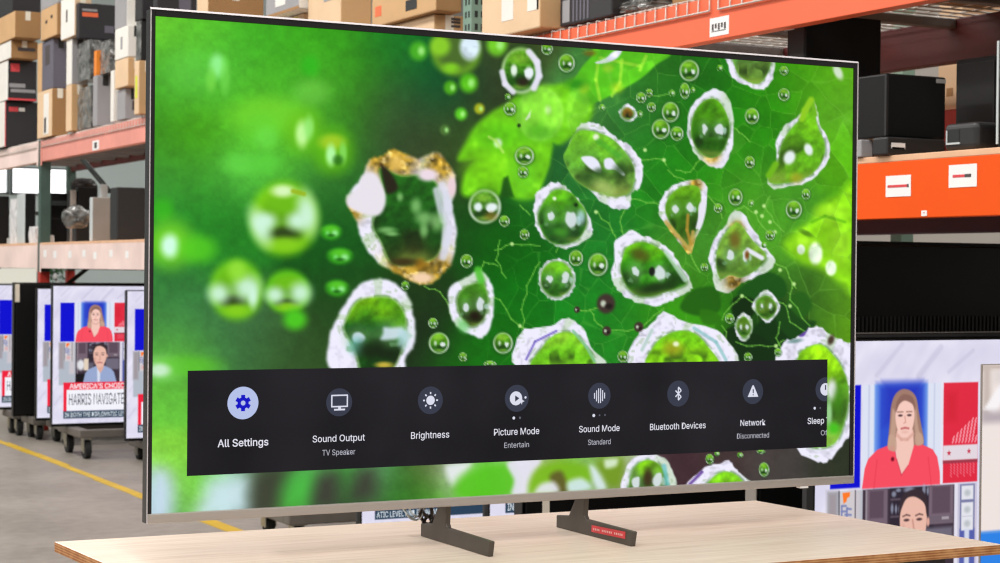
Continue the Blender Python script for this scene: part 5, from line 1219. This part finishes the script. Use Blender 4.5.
# ------------------------------------------------------------------ dollies and the televisions parked under the rack
NP, NC = news_mesh()
news_proto = grid_mesh('picture_mesh', NP.astype(float), NC, EM_news); news_data = news_proto.data
bpy.data.objects.remove(news_proto)
def caption_data(tick):
    out = {}
    q = MB(); text_on(q, "AMERICA'S CHOICE", (.124, 0, -.748), EX, EZ, .432, .036, .012); out['caption_text'] = (q, EM_white)
    q = MB(); text_on(q, 'HARRIS NAVIGATES', (.121, 0, -.866), EX, EZ, .436, .080, .001); out['headline_text'] = (q, EM_ink)
    q = MB(); text_on(q, tick, (.09, 0, -.953), EX, EZ, .0178 * len(tick), .032, .008); out['ticker_text'] = (q, EM_tick)
    return out
TICK = 'IN BOTH THE DIPLOMATIC LEVEL AND ECONOMIC'
def mesh_from(q, name, m, parent, scale, off):
    q2 = MB(); q2.v = [(p[0] * scale + off[0], off[1], p[2] * scale + off[2]) for p in q.v]; q2.f, q2.mi, q2.sm = q.f, q.mi, q.sm
    return q2.build(name, m, parent)
def dolly(x0, x1, y0, y1, zt, label):
    t = thing('dolly', ((x0 + x1) / 2, (y0 + y1) / 2, 0), label, 'dolly', 'wheeled dollies under the televisions')
    MB().box(x0, x1, y0, y0 + .07, zt - .05, zt).box(x0, x1, y1 - .07, y1, zt - .05, zt).box(x0, x0 + .07, y0 + .07, y1 - .07, zt - .05, zt).box(x1 - .07, x1, y0 + .07, y1 - .07, zt - .05, zt).box((x0 + x1) / 2 - .04, (x0 + x1) / 2 + .04, y0 + .07, y1 - .07, zt - .05, zt).build('deck_frame', M_deckgrey, t, bevel=.006)
    R_ = min(.060, (zt - .055) * .5)
    for cx_, cy_ in ((x0 + .06, y0 + .06), (x0 + .06, y1 - .06), (x1 - .06, y0 + .06), (x1 - .06, y1 - .06)):
        k = MB().box(cx_ - .04, cx_ + .04, cy_ - .035, cy_ + .035, zt - .056, zt - .05)
        k.box(cx_ - .028, cx_ - .022, cy_ - .03, cy_ + .03, R_ - .012, zt - .056).box(cx_ + .022, cx_ + .028, cy_ - .03, cy_ + .03, R_ - .012, zt - .056)
        c = k.build('caster', M_chrome, t, bevel=.002)
        wl = MB().cyl((cx_, cy_, R_), 0, R_, .036, 24); wl.build('wheel', M_rubber, c, bevel=.004)
        MB().cyl((cx_, cy_, R_), 0, R_ * .45, .042, 16).build('hub', M_chrome, c)
    return t
def flat_tv(label, X0, Y, ztop, hh, on=True, dol=None, tick=TICK, group=None, feet=None, back=None):
    ww = hh * 16 / 9; zb = ztop - hh; B = .0065
    t = thing('television', (X0 + ww / 2, Y, zb - B), label, 'television', group)
    MB().box(X0 - B, X0, Y, Y + .03, zb, ztop).box(X0 + ww, X0 + ww + B, Y, Y + .03, zb, ztop).box(X0 - B, X0 + ww + B, Y, Y + .03, ztop, ztop + B).box(X0 - B, X0 + ww + B, Y, Y + .03, zb - B - .012, zb).build('bezel', M_black, t, bevel=.002)
    MB().box(X0 - B + .002, X0 + ww + B - .002, Y + .03, Y + .055, zb - .004, ztop + B - .002).box(X0 + .2, X0 + ww - .2, Y + .055, Y + .085, zb + .02, zb + hh * .55).build('back_panel', M_back, t, bevel=.005)
    o = bpy.data.objects.new('screen', news_data); COL.objects.link(o)
    o.parent = t; o.location = (X0 - t.location.x, .004, ztop - t.location.z); o.scale = (hh, 1, hh)
    for nm, (q, m) in caption_data(tick).items(): mesh_from(q, nm, m, o if False else t, hh, (X0, Y + .0025, ztop))
    leg = MB(); zf = feet if feet is not None else None
    if zf is not None:
        for fx in (X0 + ww * .2, X0 + ww * .8):
            MB().box(fx - .012, fx + .012, Y - .10, Y + .16, zf, zf + .018).box(fx - .012, fx + .012, Y + .004, Y + .05, zf + .018, zb - B - .012).build('stand_foot', M_black, t, bevel=.003)
    return t
NG = 'televisions showing the news on dollies'
D = .012 + .009
# far row at the left
for lab, X0, Y, zt_, hh, dl, dy0, dy1 in (
    ('news television at the left edge, mostly behind the black television turned away', 2.119, 10.70, 1.089, .892, 'dolly farthest left, under the news television at the left edge', .22, .12),
    ('news television showing only a narrow strip right of the black television turned away', 2.251, 9.90, 1.073, .898, 'dolly under the news television that shows only a narrow strip', .24, .15),
    ('news television with a readable headline and presenter, left of the large television', 2.130, 9.00, 1.104, .896, 'dolly under the news television with the readable headline', .30, .25),
    ('news television half hidden by the left side of the large television', 2.43, 8.35, 1.081, .921, 'dolly under the news television half hidden by the large television', .10, .30)):
    zb = zt_ - hh - D
    flat_tv(lab, X0, Y, zt_, hh, group=NG)
    dolly(X0 + .10, X0 + 1.45, Y - dy0, Y + dy1, zb, dl)
# under the large television
flat_tv('news television whose ticker shows under the large television near its left leg', 1.915, 3.50, .935, .68, tick='ATIC LEVEL AND ECONOMIC', group=NG)
dolly(1.95, 3.05, 3.24, 3.74, .935 - .68 - D, 'dolly under the news television whose ticker shows by the left leg')
dolly(2.12, 3.3, 4.78, 5.25, .135, 'empty dolly glimpsed under the left half of the large television')
flat_tv('news television showing a pale corner under the large television between its legs', 2.17, 2.94, 1.13, .80, group=NG, feet=.165)
dolly(2.25, 3.35, 2.76, 3.22, .165, 'dolly under the news television between the stand legs')
nt = flat_tv('large news television at the right showing the presenter in red', 2.203, 1.10, 1.05, 1.0, group=NG, feet=0.0)
MB().box(2.196, 3.99, 1.098, 1.128, 1.0595, 1.071).build('top_trim', M_dark, nt, bevel=.002)
MB().box(2.196, 3.99, 1.096, 1.100, 1.0715, 1.0735).build('edge_glint', M_silver, nt)  # light caught by the bezel's top edge, built as a silver strip
# black televisions seen from behind
def rear_tv(label, X0, X1, Y, zb, zt_, tagx=None, vents=True, edge=None):
    t = thing('television', ((X0 + X1) / 2, Y, zb), label, 'television', 'televisions turned away')
    MB().box(X0, X1, Y + .03, Y + .055, zb, zt_).build('bezel', M_black, t, bevel=.003)
    b = MB().box(X0 + .012, X1 - .012, Y + .004, Y + .03, zb + .012, zt_ - .012); b.build('back_panel', M_black, t, bevel=.004)
    MB().box(X0 - .004, X0, Y + .0, Y + .055, zb, zt_).build('side_trim', edge or M_dark, t, bevel=.001)
    if vents:
        v = MB(); zz_ = zb + (zt_ - zb) * .755; n = int((X1 - X0) / .016)
        for i in range(n):
            xx = X0 + .04 + i * .016
            if xx < X1 - .04: v.box(xx, xx + .007, Y - .001, Y + .004, zz_, zz_ + .05)
        v.build('vent_slats', M_dark, t)
    if tagx: MB().box(tagx[0], tagx[1], Y + .0025, Y + .004, tagx[2], tagx[3]).build('paper_sticker', M_tag, t)
    return t
a, b = at(14.5, 283, 1, 10.25), at(38, 283, 1, 10.25)
sa, sb = at(15.2, 284, 1, 10.25), at(19.6, 302, 1, 10.25)
rear_tv('black television turned away with a cream paper strip at its corner, far left', a[0], a[0] + 1.5, 10.25, .16, at(25, 282.5, 1, 10.25)[2], (sa[0], sb[0], sb[2], sa[2]), vents=False)
dolly(a[0] + .10, a[0] + 1.3, 10.10, 10.44, .16, 'dolly under the black television with a cream paper strip')
a = at(523, 500, 1, 2.42); s0, s1 = at(543, 500, 1, 2.42), at(550, 500, 1, 2.42)
rear_tv('black television turned away under the middle of the large television', a[0], a[0] + 1.25, 2.42, .17, .95, (s0[0], s1[0], .3, .62))
dolly(a[0] + .1, a[0] + 1.1, 2.30, 2.62, .17, 'dolly under the black television in the middle')
a = at(757, 495, 1, 1.62)
rear_tv('big black television turned away behind the large news television at the right', a[0], a[0] + 1.95, 1.62, .17, at(928, 242, 1, 1.62)[2], vents=True, edge=M_panelgrey)
dolly(a[0] + .15, a[0] + 1.8, 1.44, 1.90, .17, 'dolly under the big black television at the right')

# display standing in front of the news television at the right edge
Yc = .74
a = at(982.5, 400, 1, Yc); zt_ = at(985, 365, 1, Yc)[2]
xs_, zs_ = np.linspace(a[0], a[0] + 1.35, 200), np.linspace(zt_, .30, 110)
GX, GZ = np.meshgrid(xs_, zs_)
cv = Canvas((GX - a[0]) * 1000, (zt_ - GZ) * 1000, (236, 224, 220))
cv.rect(0, 0, 1400, 12, (186, 168, 158), 3); cv.rect(0, 0, 28, 140, (196, 182, 174), 10); cv.poly([(4,116),(60,50),(96,58),(44,126)], (244,240,242), 5); cv.rect(0, 122, 90, 152, (182, 170, 176), 10); cv.rect(34, 12, 1400, 50, (222, 212, 208), 12)
cv.rect(-5, 436, 1400, 1200, (44, 128, 226), 3)
disp = thing('television', (a[0] + .67, Yc, 0), 'television with a pale picture and blue lower band, cut off by the right edge', 'television')
MB().box(a[0] - .002, a[0] + 1.352, Yc + .0015, Yc + .007, .298, zt_ + .002).build('bezel', M_panelgrey, disp, bevel=.001)
MB().box(a[0] + .10, a[0] + 1.25, Yc + .010, Yc + .05, .32, zt_ - .08).build('back_panel', M_back, disp, bevel=.004)
for fx in (a[0] + .25, a[0] + 1.1): MB().box(fx - .015, fx + .015, Yc - .12, Yc + .16, 0, .02).box(fx - .015, fx + .015, Yc + .004, Yc + .04, .02, .298).build('stand_foot', M_black, disp, bevel=.003)
grid_mesh('screen', np.stack([GX, np.full_like(GX, Yc), GZ], -1), lin(np.clip(cv.c, 0, 255)), EM_news, disp)
# leafy plants by the back wall
pl = thing('potted_plant', (7.0, 25.2, 0), 'leafy green plant with white blooms by the back wall, glimpsed under the left rack beam', 'plant')
px0 = float(at(49, 276, 1, 25.2)[0]); px1 = float(at(63, 276, 1, 25.2)[0]); pxc = (px0 + px1) / 2
pl.location = (pxc, 25.2, 0)
lf, bl_ = MB(), MB(); r0 = random.Random(5)
for i in range(260):
    a0, rr0, zz0 = r0.uniform(0, 6.28), (px1 - px0) * .62 * r0.random() ** .5, r0.uniform(.55, 1.35)
    c0 = np.array([pxc + rr0 * math.cos(a0), 25.2 + rr0 * math.sin(a0), zz0]); d0 = np.array([r0.uniform(-1, 1), r0.uniform(-1, 1), r0.uniform(-.3, .9)]); d0 /= np.linalg.norm(d0); e0 = np.cross(d0, (0, 0, 1.0)); e0 /= np.linalg.norm(e0) + 1e-9
    lf.add([c0 - d0 * .07, c0 + e0 * .022, c0 + d0 * .09, c0 - e0 * .022], [(0, 1, 2, 3)])
lf.build('foliage', mat('plant_green', (64, 120, 58), .6, var=.3, scale=9), pl)
MB().tube([(pxc, 25.2, .36), (pxc + .02, 25.2, .7), (pxc, 25.2, 1.1)], .014, 8).build('stem', mat('plant_stem', (96, 84, 50), .7), pl)
MB().tube([(pxc, 25.2, 0), (pxc, 25.2, .36), (pxc, 25.2, .361)], [.13, .19, .17], 20).build('pot', M_white, pl)
for i in range(9):
    c0 = (pxc + r0.uniform(-.16, .16), 25.05 + r0.uniform(-.1, .1), r0.uniform(.9, 1.3))
    MB().tube([(c0[0], c0[1], c0[2] - .03), c0, (c0[0], c0[1], c0[2] + .03)], [.012, .045, .012], 8).build('bloom', M_label, pl)
